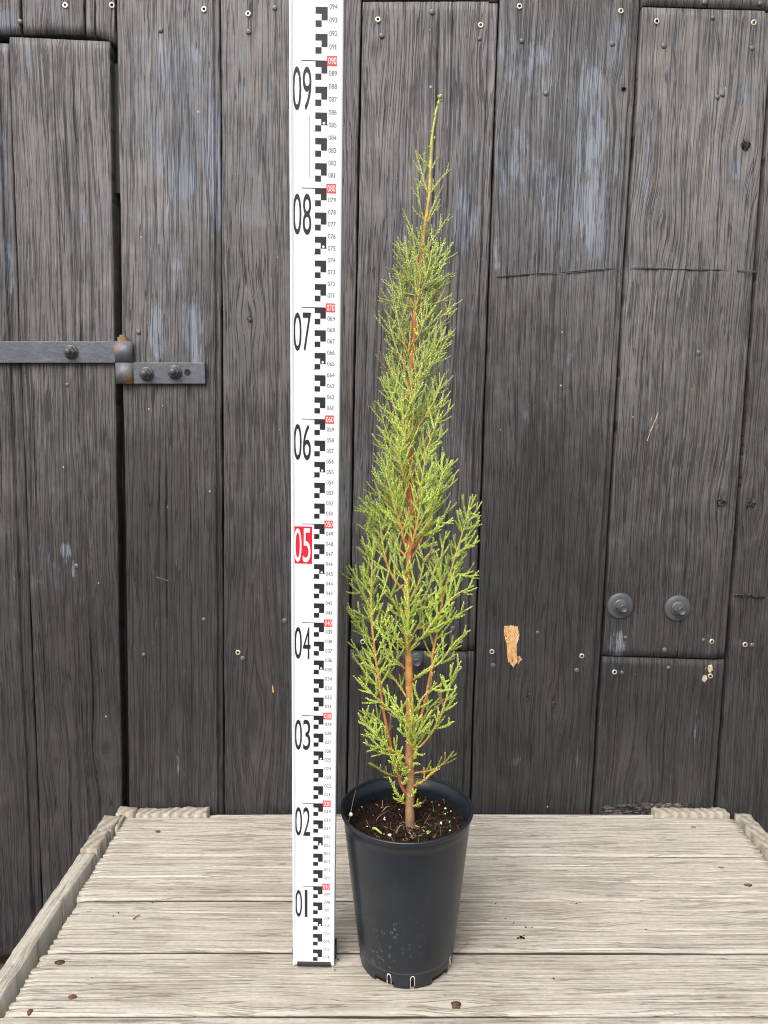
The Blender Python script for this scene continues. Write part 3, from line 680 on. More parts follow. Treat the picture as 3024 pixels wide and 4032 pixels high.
# legs: pairs of upright boards with sawn ends
def slab(name, x0, x1, y0, y1, z0, z1, seed, mat='end', rough=.0016, n=22):
    rs = np.random.RandomState(seed); lx, ly = x1 - x0, y1 - y0
    nx = max(3, int(lx / .0035)); ny = max(3, int(ly / .0035))
    u, v = np.meshgrid(np.linspace(0, 1, nx + 1), np.linspace(0, 1, ny + 1))
    X = x0 + u * lx + (vnoise(u * 12, v * 12, seed) - .5) * .0016; Y = y0 + v * ly + (vnoise(u * 12, v * 12, seed + 1) - .5) * .0016
    edge = np.minimum(np.minimum(u * lx, (1 - u) * lx), np.minimum(v * ly, (1 - v) * ly))
    Z = z1 + (vnoise(X * 260, Y * 260, seed + 2) - .5) * rough * 2 - .0014 * np.clip(1 - edge / .003, 0, 1) ** 2 + (vnoise(X * 30, Y * 30, seed + 3) - .5) * .003
    V = np.stack([X, Y, Z], -1).reshape(-1, 3); m = nx + 1; idx = np.arange((ny + 1) * m).reshape(ny + 1, m)
    F = np.stack([idx[:-1, :-1], idx[:-1, 1:], idx[1:, 1:], idx[1:, :-1]], -1).reshape(-1, 4)
    ring = np.concatenate([idx[0, :], idx[1:, -1], idx[-1, -2::-1], idx[-2:0:-1, 0]]); B = V[ring].copy(); B[:, 2] = z0
    bi = np.arange(len(ring)) + len(V); F = np.concatenate([F, np.stack([ring, bi, np.roll(bi, -1), np.roll(ring, -1)], -1), np.array([[bi[nx + ny + nx], bi[nx + ny], bi[nx], bi[0]]])])
    V = np.concatenate([V, B])
    ga = (V[:, 0] if lx < ly else V[:, 1]) + seed * .3
    return mesh_np(name, V, F, M[mat], table, attrs=dict(ga=ga, gl=(V[:, 1] if lx < ly else V[:, 0]) + seed, knot=np.zeros(len(V))))
xb = bx(455, 3222)
slab('leg_board', -.372, -.2655, 1.0768, 1.0965, 0.0, T + .0050, 61)
slab('leg_board', -.4010, -.3745, 1.0765, 1.0970, 0.0, T + .0058, 62)
slab('leg_board', -.4175, -.3925, 1.030, 1.0752, 0.0, T + .0050, 63)
slab('leg_board', -.4170, -.3935, .9800, 1.0285, 0.0, T + .0064, 64)
slab('splinter_board', -.3912, -.3865, 1.042, 1.074, T - .03, T + .0040, 65)
slab('side_rail', -.4165, -.3955, .600, .9782, T - .095, T + .0044, 66, 'table', .0008)
slab('leg_board', .4060, .5180, 1.0772, 1.0960, 0.0, T + .0050, 71)
slab('leg_board', .5260, .5480, .9730, 1.0800, 0.0, T + .0052, 72, rough=.0022)
slab('side_rail', .5240, .5470, .600, .9715, T - .095, T + .0030, 73, 'table', .0008)
slab('leg_board', -.3930, -.2900, .5820, .6045, 0.0, T - .002, 74)
slab('leg_board', .4180, .5200, .5820, .6045, 0.0, T - .002, 75)
slab('front_rail', -.2895, .4175, .5840, .6045, T - .10, T - .003, 76, 'table', .0008)
# nails in the table
TN = [(541, 3247, 0), (622, 3274, 1), (461, 3405, 0), (475, 3471, 0), (351, 3585, 2), (379, 3647, 0), (234, 3789, 0), (285, 3924, 1), (118, 3980, 1), (2730, 3255, 1), (2855, 3285, 1), (2842, 3413, 2), (2947, 3484, 2), (1796, 3952, 2)]
V, F = lathe([(.0042, -.003), (.0042, .0003), (.0036, .0009), (.0004, .0011)], 12, 'z')
tnm = bpy.data.meshes.new('nail'); tnm.from_pydata(V, [], F); tnm.materials.append(M['rust'])
V, F = lathe([(.0062, .0002), (.0050, .0006), (.0036, .0002), (.0003, .0002)], 14, 'z')
tnm2 = bpy.data.meshes.new('nail_hole'); tnm2.from_pydata(V, [], F); tnm2.materials.append(M['dark'])
for (px, py, k) in TN:
    P = top(px, py); par = boards[min(4, sum(P.y < b_ for b_ in BY[1:5]))]
    o = bpy.data.objects.new('nail', tnm); link(o, par); s_ = rsn.uniform(.6, .95)
    o.location = P - wloc(par) + Vector((0, 0, -.0006 if k == 1 else -.0014)); o.scale = (s_ * rsn.uniform(.9, 1.5), s_, 1); o.rotation_euler = (rsn.uniform(-.12, .12), rsn.uniform(-.1, .1), rsn.uniform(-.4, .4))
    if k != 1:
        o = bpy.data.objects.new('nail_hole', tnm2); link(o, par); o.location = P - wloc(par) + Vector((0, .001, -.0009)); o.scale = (s_ * 1.1, s_ * .7, 1)

# ------------------------------------------------------------------ measuring staff
SW, SD = .0455, .026
staff = bpy.data.objects.new('levelling_staff', None); link(staff)
tag(staff, 'white measuring staff with black graduations and red decimetre numbers standing beside the pot', 'measuring staff')
staff.rotation_euler = (R(5.0), R(1.33), 0); staff.empty_display_size = .02
staff.location = (-.0776 - SW / 2, .768, T + .0011)
def spart(name, bm_or_v, mat, F=None, parent=None, smooth=False):
    me = bpy.data.meshes.new(name)
    if F is None: bm_or_v.to_mesh(me); bm_or_v.free()
    else: me.from_pydata(bm_or_v, [], F)
    if smooth: me.polygons.foreach_set('use_smooth', np.ones(len(me.polygons), dtype=bool))
    me.materials.append(mat); o = bpy.data.objects.new(name, me); link(o, parent or staff); return o
SH = 1.12
# tube profile: flat face with rolled edges
prof = [(.0002, .004), (.0000, .0012), (.0006, .0003), (.0016, .0), (.0028, .0006), (.0036, .0010), (SW - .0036, .0010), (SW - .0028, .0006), (SW - .0016, .0), (SW - .0006, .0003), (SW, .0012), (SW - .0002, .004), (SW - .0006, SD), (.0006, SD)]
V = [(x, y, z) for z in (0.0, SH) for x, y in prof]; n = len(prof)
F = [(k, (k + 1) % n, n + (k + 1) % n, n + k) for k in range(n)] + [tuple(range(n - 1, -1, -1)), tuple(range(n, 2 * n))]
body = spart('staff_body', V, M['staff'], F)
body.data.materials.append(M['side'])
for p_ in body.data.polygons:
    c_ = p_.center
    if c_.y > .010 and p_.index < n: p_.material_index = 1
FY = .0010
def quad(name, x0, x1, z0, z1, mat, lift=.00012):
    y = FY - lift
    return spart(name, [(x0, y, z0), (x1, y, z0), (x1, y, z1), (x0, y, z1)], mat, [(0, 1, 2, 3)])
cm = .01
C0, C1, C2 = .486 * SW, .597 * SW, .706 * SW
def estep(N):
    """printed E-step: bar, right block, left lower square (top at N cm)"""
    z = N * cm; h = .005; y = FY - .00012; i = .00018
    zb = max(z - 3 * h, .0035)
    V = [(C0, y, z), (C2, y, z), (C2, y, z - 2 * h + i), (C1, y, z - 2 * h + i), (C1, y, z - h), (C0, y, z - h),
         (C0, y, z - 2 * h), (C1, y, z - 2 * h), (C1, y, zb + i), (C0, y, zb + i)]
    F = [(0, 5, 4, 1), (1, 4, 3, 2), (6, 9, 8, 7)]
    if N % 10 in (5, 6) or N % 5 == 0 and N % 10 == 5: pass
    o = spart('graduation_mark', V, M['ink'], F)
    return o
fc_cache = {}
def text_mesh(body_, name):
    cu = bpy.data.curves.new('t', 'FONT'); cu.body = body_; cu.size = 1.0; cu.resolution_u = 4; cu.fill_mode = 'FRONT'
    ob = bpy.data.objects.new('t', cu); COL.objects.link(ob)
    dg = bpy.context.evaluated_depsgraph_get(); me = bpy.data.meshes.new_from_object(ob.evaluated_get(dg))
    bpy.data.objects.remove(ob); bpy.data.curves.remove(cu); me.name = name; return me
dig = {}
for d_ in '0123456789':
    me = text_mesh(d_, 'digit'); co = np.zeros(len(me.vertices) * 3); me.vertices.foreach_get('co', co); co = co.reshape(-1, 3)
    mn, mx = co.min(0), co.max(0); vv = (co[:, :2] - mn[:2]) / np.array([mx[0] - mn[0], mx[1] - mn[1]])
    dig[d_] = (vv, [tuple(p_.vertices) for p_ in me.polygons], (mx[0] - mn[0]) / (mx[1] - mn[1]))
def number(name, txt, x0, x1, z0, z1, mat, lift=.00024, sp_=.16):
    n_ = len(txt); cell = (x1 - x0) / (n_ - sp_ * 0 + (n_ - 1) * sp_); V = []; F = []
    for k, d_ in enumerate(txt):
        vv, ff, asp = dig[d_]; a = x0 + k * cell * (1 + sp_); wd = cell
        if d_ == '1': a += cell * .22; wd = cell * .40
        o_ = len(V)
        V += [(a + p_[0] * wd, FY - lift, z0 + p_[1] * (z1 - z0)) for p_ in vv]; F += [tuple(o_ + i for i in f_) for f_ in ff]
    return spart(name, V, mat, F)
for N in range(2, 112, 2): estep(N)
for N in range(1, 112):
    z = N * cm
    if N % 10 == 0:
        quad('red_number_plate', C2 - .0002, .884 * SW, z - .0040, z + .0036, M['redl'], .00018)
        number('printed_number', f'{N:03d}', .724 * SW, .872 * SW, z - .0028, z + .0025, M['white'], .00034)
        quad('decimetre_line', .226 * SW, C0, z - .0006, z, M['ink'])
        tz = z - .0050
        if N == 50:
            quad('red_number_plate', .028 * SW, .443 * SW, .4602, .4972, M['red'], .00014)
            number('printed_number', '05', .060 * SW, .410 * SW, .4616, .4955, M['white'], .00030)
        elif N <= 100:
            number('printed_number', f'{N // 10:02d}', .063 * SW, .414 * SW, z - .0388, z - .0048, M['ink'], .00014)
    else:
        number('printed_number', f'{N:03d}', .738 * SW, .884 * SW, z - .0014, z + .0024, M['grey'], .00014)
    if N % 10 == 5:
        V, F = lathe([(.0011, 0), (.0001, 0)], 16, 'y'); V = [(x + (C1 + C2) / 2 - .0001, FY - .00026, zz + z + .0017) for x, y, zz in V]
        spart('graduation_dot', V, M['white'], F)
        spart('graduation_tick', [(C0 - .0011, FY - .00013, z - .00495), (C0, FY - .00013, z - .00495), (C0, FY - .00013, z - .0040)], M['ink'], [(0, 1, 2)])
        spart('graduation_tick', [(C2, FY - .00013, z + .0003), (C2 + .0008, FY - .00013, z + .0003), (C2, FY - .00013, z + .0011)], M['ink'], [(0, 1, 2)])
quad('scratch_line', .377 * SW, .384 * SW, .8085, .857, M['grey'])
bm = box_bm(.083 * SW * 1.3, SW * .915, -.0016, .012, -.0002, .0040, .0007); spart('foot_cap', bm, M['rubber'])
for xx, hh in ((-.0003, .014), (SW + .0006, .018)):
    bm = box_bm(xx - .0011, xx + .0011, .008, .020, .0012, hh, .0009); spart('side_clip', bm, M['rubber'])

# ------------------------------------------------------------------ pot
PX, PYc = .0250, .7865
PH, RR, RB = .1775, .0725, .0520
pot = empty('plant_pot', (PX, PYc, T), 'round black plastic plant pot with drainage slots at its foot', 'plant pot')
NS = 240
def pot_wall():
    def rad(h): return .0530 + (.0690 - .0530) * (h - .018) / (PH - .018) + .0006 * math.sin(h * 9)
    zs = [0.0, .0030, .0062, .0105, .0150, .0176, .0180, .0188] + [.0188 + (PH - .006 - .0188) * k / 14 for k in range(1, 15)] + [PH - .0058, PH - .004, PH - .0015, PH - .0003, PH, PH - .0002, PH - .0012]
    rs_ = []
    for k, z in enumerate(zs):
        if z < .0178: r = .0527 + (z - .018) * .05
        elif k < 22: r = rad(z) + .0005
        else: r = [rad(z) + .0014, RR - .0006, RR, RR - .0003, RR - .0012, RR - .0026, RR - .0036][k - 22]
        rs_.append(r)
    V = []
    for z, r in zip(zs, rs_):
        for k in range(NS):
            a = 2 * math.pi * k / NS; V.append((r * math.cos(a), r * math.sin(a), z))
    F = []
    # angles: -90 deg faces the camera
    def deg(k): return ((360 * (k + .5) / NS) + 90 + 180) % 360 - 180     # 0 = towards the camera, + = right
    for i in range(len(zs) - 1):
        for k in range(NS):
            dg_ = deg(k); zc = (zs[i] + zs[i + 1]) / 2
            per = (dg_ - 2) % 72     # five feet
            if zc < .0066 and 28 < per < 54: continue           # notch between two feet
            if .0005 < zc < .0150 and any(abs(dg_ - c_) < 2.6 for c_ in SLOTS): continue
            a_, b_ = i * NS + k, i * NS + (k + 1) % NS
            F.append((a_, b_, b_ + NS, a_ + NS))
    return V, F
SLOTS = (-22, 5.5, 64, -80, 110, 150, -130, -165)
V, F = pot_wall()
pw = mesh_np('pot_wall', V, F, M['pot'], pot, True, loc=(PX, PYc, T))
so = pw.modifiers.new('thick', 'SOLIDIFY'); so.thickness = .0016; so.offset = -1
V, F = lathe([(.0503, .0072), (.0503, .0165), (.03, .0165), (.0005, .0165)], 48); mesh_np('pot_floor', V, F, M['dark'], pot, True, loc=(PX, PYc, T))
V, F = lathe([(.0498, .0010), (.0498, .0074), (.0005, .0074)], 48); mesh_np('slot_dark_plug', V, F, M['soil'], pot, True, loc=(PX, PYc, T))  # soil-coloured plug added inside to darken the slots, standing in for shade
for c_ in SLOTS[:3]:
    # pale flashing around each moulded slot
    a0 = R(c_ - 90); V = []; F = []
    def q_(da, z): 
        a = a0 + R(da); r = .0527 + (z - .018) * .05 + .0004; return (r * math.cos(a), r * math.sin(a), z)
    path = [(-2.7, .0012), (-2.7, .0120), (-1.9, .0148), (0, .0157), (1.9, .0148), (2.7, .0120), (2.7, .0030)]
    for k, (da, z) in enumerate(path):
        wd = .55 if k not in (3,) else .55
        V.append(q_(da * 1.0, z)); V.append(q_(da * .84 if abs(da) > .1 else 0, z - (.0012 if 0 < k < 6 else 0)))
    V2 = [((x_ * .975), (y_ * .975), z_) for x_, y_, z_ in V]
    n_ = len(V); F = []
    for k in range(0, n_ - 2, 2): F += [(k, k + 1, k + 3, k + 2), (k + 1, n_ + k + 1, n_ + k + 3, k + 3)]
    mesh_np('slot_edge', V + V2, F, M['flash'], pot, False, loc=(PX, PYc, T))
V, F = lathe([(.0534, .0174), (.0538, .0180), (.0534, .0186)], 96); mesh_np('moulding_line', V, F, M['zinc'], pot, True, loc=(PX, PYc, T))

# ------------------------------------------------------------------ soil
SZ = T + .1565
SR = .0655
soil = empty('potting_soil', (PX, PYc, SZ), 'dark brown potting soil with white perlite filling the black pot', 'soil')
nr_, na_ = 60, 150
V = []; F = []
for i in range(nr_ + 1):
    r = SR * (i / nr_)
    for k in range(na_):
        a = 2 * math.pi * k / na_; V.append((PX + r * math.cos(a), PYc + r * math.sin(a), 0))
V = np.array(V); sx, sy = V[:, 0], V[:, 1]
def soil_h(x, y):
    x = np.asarray(x, float); y = np.asarray(y, float)
    r = np.hypot(x - PX, y - PYc)
    return SZ + (vnoise(x * 90, y * 90, 1) - .5) * .006 + (vnoise(x * 260, y * 260, 2) - .5) * .0045 + (vnoise(x * 700, y * 700, 3) - .5) * .002 + .003 * np.exp(-(r / .02) ** 2) - .003 * smoothstep(.045, .066, r) + .010 * (x - PX) * 0
V[:, 2] = soil_h(sx, sy)
F = np.array([(i * na_ + k, i * na_ + (k + 1) % na_, (i + 1) * na_ + (k + 1) % na_, (i + 1) * na_ + k) for i in range(nr_) for k in range(na_)])
mesh_np('soil_surface', V, F, M['soil'], soil)
rs = np.random.RandomState(9)
ico = bmesh.new(); bmesh.ops.create_icosphere(ico, subdivisions=1, radius=1.0); iv = np.array([v.co[:] for v in ico.verts]); iff = np.array([[v.index for v in f.verts] for f in ico.faces]); ico.free()
def lump(c, s, rs, flat=1.0):
    k = iv * (1 + rs.uniform(-.35, .35, (len(iv), 1))); k = k * np.array([s, s * rs.uniform(.6, 1.1), s * flat * rs.uniform(.55, 1.0)])
    a = rs.uniform(0, 6.28); ca, sa = math.cos(a), math.sin(a); k = k @ np.array([[ca, sa, 0], [-sa, ca, 0], [0, 0, 1]]); return k + np.array(c)
VV = []; FF = []; off = 0
for k in range(1500):
    r = SR * .985 * math.sqrt(rs.rand()); a = rs.uniform(0, 6.28); x, y = PX + r * math.cos(a), PYc + r * math.sin(a); s = rs.uniform(.0005, .0022) * (1 if rs.rand() < .85 else 1.6)
    VV.append(lump((x, y, float(soil_h(x, y)) + s * .3), s, rs)); FF.append(iff + off); off += len(iv)
tag(mesh_np('soil_crumbs', np.concatenate(VV), np.concatenate(FF), M['soil'], soil), kind='stuff')
def ribbon(pts, w, mat, name, parent, n=5, r_end=.3):
    """thin round strand along 3d points"""
    P = np.array([tuple(p) for p in pts], float); m = len(P); V = []; F = []
    for i in range(m):
        t_ = P[min(i + 1, m - 1)] - P[max(i - 1, 0)]; t_ /= np.linalg.norm(t_) + 1e-9
        a = np.cross(t_, [0.31, .9, .2]); a /= np.linalg.norm(a) + 1e-9; b_ = np.cross(t_, a)
        ww = w * (1 - (1 - r_end) * i / (m - 1))
        for k in range(n):
            an = 2 * math.pi * k / n; V.append(P[i] + ww * (math.cos(an) * a + math.sin(an) * b_))
    for i in range(m - 1):
        for k in range(n): F.append((i * n + k, i * n + (k + 1) % n, (i + 1) * n + (k + 1) % n, (i + 1) * n + k))
    F.append(tuple(range(n))); F.append(tuple(range((m - 1) * n, m * n)))
    return mesh_np(name, V, F, mat, parent, True)
zs1 = lambda a, b_: (1300 + a * .3918, 3000 + b_ * .3918)
def son(a, b_, dz=0.):
    P = top(*zs1(a, b_), SZ - T); P.z = float(soil_h(P.x, P.y)) + dz; return P
# fine root fibres (uncountable)
VV = []; FF = []; off = 0
for k in range(90):
    r = SR * .9 * math.sqrt(rs.rand()); a = rs.uniform(0, 6.28); x, y = PX + r * math.cos(a), PYc + r * math.sin(a)
    if k < 60: x, y = PX + .004 + rs.normal(0, .016), PYc - .012 + rs.normal(0, .012)
    d_ = rs.uniform(0, 6.28); ln = rs.uniform(.004, .014); pts = []
    for q in range(5):
        pts.append((x, y, float(soil_h(x, y)) + .0008 + rs.uniform(0, .0018))); d_ += rs.uniform(-.6, .6); x += math.cos(d_) * ln / 4; y += math.sin(d_) * ln / 4
    P = np.array(pts); wv = rs.uniform(.00012, .0003); base = []
    for q in range(5):
        for m_ in ((-wv, 0, 0), (wv, 0, 0), (0, 0, wv * 1.6)): base.append(P[q] + np.array(m_))
    VV.append(np.array(base)); ff = []
    for q in range(4):
        for m_ in range(3): ff.append((q * 3 + m_, q * 3 + (m_ + 1) % 3, q * 3 + 3 + (m_ + 1) % 3, q * 3 + 3 + m_))
    FF.append(np.array(ff) + off); off += len(base)
tag(mesh_np('root_fibres', np.concatenate(VV), np.concatenate(FF), M['straw'], soil), kind='stuff')
for (a, b_, s_) in ((312, 415, 11), (318, 440, 15), (290, 470, 8), (525, 455, 13), (520, 337, 6), (612, 322, 10), (637, 325, 12), (860, 318, 11), (908, 434, 11), (693, 505, 8), (1158, 470, 18), (1212, 474, 9), (1178, 492, 7), (1157, 523, 10), (548, 590, 10), (546, 614, 14), (600, 762, 24), (678, 634, 7), (785, 597, 8), (805, 596, 8), (1200, 634, 11), (1112, 650, 16), (1206, 696, 14), (1372, 570, 6), (1305, 468, 5), (440, 350, 5), (1022, 405, 6), (372, 668, 9), (966, 322, 5), (430, 545, 5), (175, 600, 8)):
    P = son(a, b_); s2 = s_ * .3918 / FPX * .83 * .85 + .0002
    mesh_np('perlite_grain', lump(P + Vector((0, 0, s2 * .6 + .0011)), s2, rs), iff, M['perlite'], soil, True)
for (a, b_, s_) in ((335, 674, 20), (432, 710, 26), (540, 742, 16), (1095, 440, 18), (160, 525, 22), (465, 735, 12), (1250, 560, 10)):
    P = son(a, b_); s2 = s_ * .3918 / FPX * .83 * .7
    mesh_np('pebble', lump(P + Vector((0, 0, s2 * .4 + .001)), s2, rs), iff, M['pebble'], soil, True)
for pts, w_ in ((((440, 645), (480, 590), (530, 555), (590, 525)), .0010), (((595, 530), (640, 490), (672, 415)), .0007), (((500, 535), (560, 505), (608, 482)), .0022), (((945, 612), (1000, 570), (1040, 520)), .0007), (((1050, 600), (1090, 550), (1150, 525)), .0006), (((680, 632), (780, 645), (880, 650)), .0009), (((662, 716), (700, 690), (745, 658)), .0020), (((850, 650), (900, 670), (950, 690)), .0018), (((770, 715), (810, 740), (845, 770)), .0010), (((525, 470), (527, 420), (535, 385)), .0016), (((455, 410), (480, 445), (498, 468)), .0007), (((1118, 365), (1138, 392), (1156, 416)), .0009), (((1025, 410), (1060, 390), (1082, 380)), .0008), (((1040, 775), (1055, 755), (1070, 735)), .0009), (((930, 430), (960, 395), (972, 365), (950, 345)), .0022), (((893, 365), (895, 410), (880, 435)), .0005), (((660, 540), (663, 575), (660, 600)), .0006)):
    P = [son(a, b_, .0012 + (.0012 if i % 2 else 0)) for i, (a, b_) in enumerate(pts)]
    ribbon(P, w_ * .55, M['straw'], 'twig', soil)
def blade(p0, h, lean, w_, name='grass_blade', mat='grass'):
    pts = [Vector(p0) + Vector((lean[0] * t_ ** 1.6, lean[1] * t_ ** 1.6, h * t_)) for t_ in np.linspace(0, 1, 7)]
    ribbon(pts, w_, M[mat], name, soil, 4, .2)
blade(son(393, 355), .024, (-.007, .0), .00045); blade(son(1115, 750), .019, (-.003, .0), .00042); blade(son(1208, 660), .009, (-.004, 0), .0004)
blade(son(1040, 490), .009, (-.001, 0), .0006); blade(son(888, 805), .006, (0, 0), .0005)
# curled pale-green leaf lying by the rim
Pl = [son(425, 742, .005), son(455, 744, .0055), son(495, 752, .005), son(520, 762, .004)]
lf = ribbon(Pl, .0014, M['lime'], 'fallen_leaf', soil, 6, .8)
for q in range(7):
    P = son(970 + rs.uniform(-25, 25), 712 + rs.uniform(-14, 14), .0025); ribbon([P, P + Vector((rs.uniform(-.003, .003), rs.uniform(-.002, .002), .0015))], .0008, M['lime'], 'seedling_leaf', soil, 4, .5)
# thread-like stalk with a pale seed, bent against the pot
zz = lambda a, b_, Y: at(*zs1(a, b_), Y)
ribbon([zz(185, 600, PYc - .010), zz(195, 560, PYc - .010), zz(208, 500, PYc - .008), zz(228, 400, PYc), zz(255, 290, PYc + .012), zz(285, 225, PYc + .025), zz(312, 205, PYc + .030)], .00035, M['straw'], 'dry_stalk', soil, 4, .7)
mesh_np('seed', lump(zz(207, 522, PYc - .0085), .0027, np.random.RandomState(3), 1.3), iff, M['perlite'], soil, True)

# ------------------------------------------------------------------ conifer
tree = empty('conifer_sapling', (PX + .004, PYc - .004, SZ - .004), 'slender upright young conifer with red-brown stem and feathery green branches in the pot', 'tree')
TY = PYc - .004
TRUNK = [(1616, 3262, .0058), (1616, 3244, .0052), (1615, 3180, .0046), (1614, 3100, .0046), (1613, 3024, .0046), (1612, 2900, .0043), (1611, 2770, .0042), (1608, 2597, .0042), (1602, 2464, .0039), (1603, 2350, .0038), (1606, 2232, .0036), (1618, 2100, .0036), (1622, 2000, .0033), (1614, 1932, .0030), (1610, 1770, .0027), (1612, 1566, .0024), (1620, 1460, .0023), (1631, 1281, .0021), (1645, 1150, .0019), (1661, 1001, .0018), (1678, 859, .0016), (1690, 757, .0015), (1694, 655, .0014), (1702, 533, .0012), (1718, 431, .0011), (1731, 388, .0009)]
TP = np.array([tuple(at(a, b_, TY)) for a, b_, r in TRUNK]); TRr = np.array([r for a, b_, r in TRUNK])
rt = np.random.RandomState(21)
def resample(P, n, r=None):
    d = np.concatenate([[0], np.cumsum(np.linalg.norm(np.diff(P, axis=0), axis=1))]); t = np.linspace(0, d[-1], n)
    # smooth (catmull-like) through linear + box filter
    Q = np.stack([np.interp(t, d, P[:, k]) for k in range(3)], -1)
    if n > 6:
        for _ in range(2): Q[1:-1] = .25 * Q[:-2] + .5 * Q[1:-1] + .25 * Q[2:]
    return (Q, np.interp(t, d, r)) if r is not None else Q
def frames(P):
    t = np.gradient(P, axis=0); t /= np.linalg.norm(t, axis=1)[:, None] + 1e-12
    a = np.cross(t, np.array([.15, 1., .05])); a /= np.linalg.norm(a, axis=1)[:, None] + 1e-12
    return t, a, np.cross(t, a)
def tube(P, r, n, jit=0., rs=None):
    t, a, b_ = frames(P); m = len(P); an = np.arange(n) * 2 * math.pi / n
    rr = np.asarray(r)[:, None] * np.ones((m, n))
    if jit: rr = rr * (1 + rs.uniform(-jit, jit, (m, n)))
    V = P[:, None, :] + rr[..., None] * (np.cos(an)[None, :, None] * a[:, None, :] + np.sin(an)[None, :, None] * b_[:, None, :])
    i = np.arange(m - 1)[:, None] * n; k = np.arange(n)[None, :]; k2 = (k + 1) % n
    F = np.stack([i + k, i + k2, i + n + k2, i + n + k], -1).reshape(-1, 4)
    return V.reshape(-1, 3), F
C_BARK = np.array((.29, .17, .11)); C_RED = np.array((.42, .125, .055)); C_OR = np.array((.66, .27, .085)); C_YEL = np.array((.60, .46, .13)); C_GRN = np.array((.20, .30, .065))
def stem_col(r):
    """colour of a stem by its thickness (age): green, yellow, orange, red, brown"""
    k = np.array([.00025, .00055, .00085, .0012, .0020, .0034, .0045]); c = np.array([C_GRN, C_YEL, C_YEL * .5 + C_OR * .5, C_OR, C_RED, (C_RED + C_BARK) / 2, C_BARK])
    return np.stack([np.interp(r, k, c[:, i]) for i in range(3)], -1)
class Branch:
    def __init__(s): s.wV, s.wF, s.wC, s.wo = [], [], [], 0; s.lV, s.lF, s.lC, s.lo = [], [], [], 0
    def stem(s, P, r, n=6, jit=.0, rs=None, col=None):
        V, F = tube(P, r, n, jit, rs); s.wV.append(V); s.wF.append(F + s.wo); s.wo += len(V)
        c = stem_col(r) if col is None else col
        s.wC.append(np.repeat(c, n, axis=0))
    def leaves(s, P, ln, spacing, ang, tint, w=.00060, t0=0.0, tipc=None):
        """scale / awl leaves in alternating opposite pairs along the path P"""
        d = np.concatenate([[0], np.cumsum(np.linalg.norm(np.diff(P, axis=0), axis=1))]); Ltot = d[-1]
        m = max(2, int(Ltot * (1 - t0) / spacing)); q = np.linspace(t0 * Ltot, Ltot, m)
        C = np.stack([np.interp(q, d, P[:, k]) for k in range(3)], -1); t, a, b_ = frames(C) if m > 2 else frames(np.stack([P[0], (P[0] + P[-1]) / 2, P[-1]]))
        if m <= 2: C = np.stack([P[0], (P[0] + P[-1]) / 2, P[-1]]); q = np.linspace(0, Ltot, 3); m = 3
        for side in range(2):
            ph = (np.arange(m) % 2) * (math.pi / 2) + side * math.pi + rt.uniform(-.45, .45, m) + .6
            o_ = np.cos(ph)[:, None] * a + np.sin(ph)[:, None] * b_
            tt = q / (Ltot + 1e-9)
            al = (.78 * ang * (1 - .35 * tt) + rt.uniform(-.15, .2, m))[:, None]
            l_ = (.98 * ln * (1 - .45 * tt ** 3) * rt.uniform(.7, 1.2, m))[:, None]
            dirv = np.cos(al) * t + np.sin(al) * o_
            cr = np.cross(dirv, o_); cr /= np.linalg.norm(cr, axis=1)[:, None] + 1e-9
            up = np.cross(cr, dirv)
            B = C
            v0 = B - cr * w; v1 = B + cr * w; v2 = B + up * w * 1.1 + dirv * l_ * .25; mid0 = B + dirv * l_ * .5 - cr * w * .85; mid1 = B + dirv * l_ * .5 + cr * w * .85; tip = B + dirv * l_ + t * l_ * .12
            V = np.stack([v0, v1, v2, mid0, mid1, tip], 1).reshape(-1, 3)
            base = np.arange(m)[:, None] * 6
            F = np.concatenate([base + np.array([[0, 2, 3]]), base + np.array([[1, 4, 2]]), base + np.array([[2, 4, 5]]), base + np.array([[2, 5, 3]]), base + np.array([[3, 5, 4]]), base + np.array([[0, 3, 4]]), base + np.array([[0, 4, 1]])])
            s.lV.append(V); s.lF.append(F + s.lo); s.lo += len(V)
            v = rt.uniform(.78, 1.22, (m, 1)); young = np.clip((tt - .55) / .45, 0, 1)[:, None] ** 1.5
            base_c = tint[None, :] * v; tc = (np.array((.94, .97, .42)) if tipc is None else tipc)
            c0 = base_c * (1 - .55 * young) + tc[None, :] * .55 * young
            ct = c0 * .82 + tc[None, :] * .18
            s.lC.append(np.stack([c0 * .95, c0 * .95, c0, c0, c0, ct], 1).reshape(-1, 3))
    def bud(s, p, r, c):
        k = iv * np.array([r, r, r * 1.35]) + p; s.lV.append(k); s.lF.append(iff + s.lo); s.lo += len(k); s.lC.append(np.repeat(c[None, :], len(k), 0) * rt.uniform(.85, 1.1, (len(k), 1)))
G_LOW = np.array((.760, .950, .185)); G_MID = np.array((.760, .940, .235)); G_TOP = np.array((.760, .900, .330)); G_YEL = np.array((.88, .70, .16))
def curve_to(p, d, L_, up, n=10, wob=.06):
    """a shoot of length L_ starting at p along d, bending towards vertical"""
    d = d / np.linalg.norm(d); P = [p.copy()]; stp = L_ / (n - 1)
    for k in range(n - 1):
        d = d + np.array((0, 0, up / (n - 1))) + rt.normal(0, wob, 3) * .5; d /= np.linalg.norm(d); P.append(P[-1] + d * stp)
    return np.array(P)
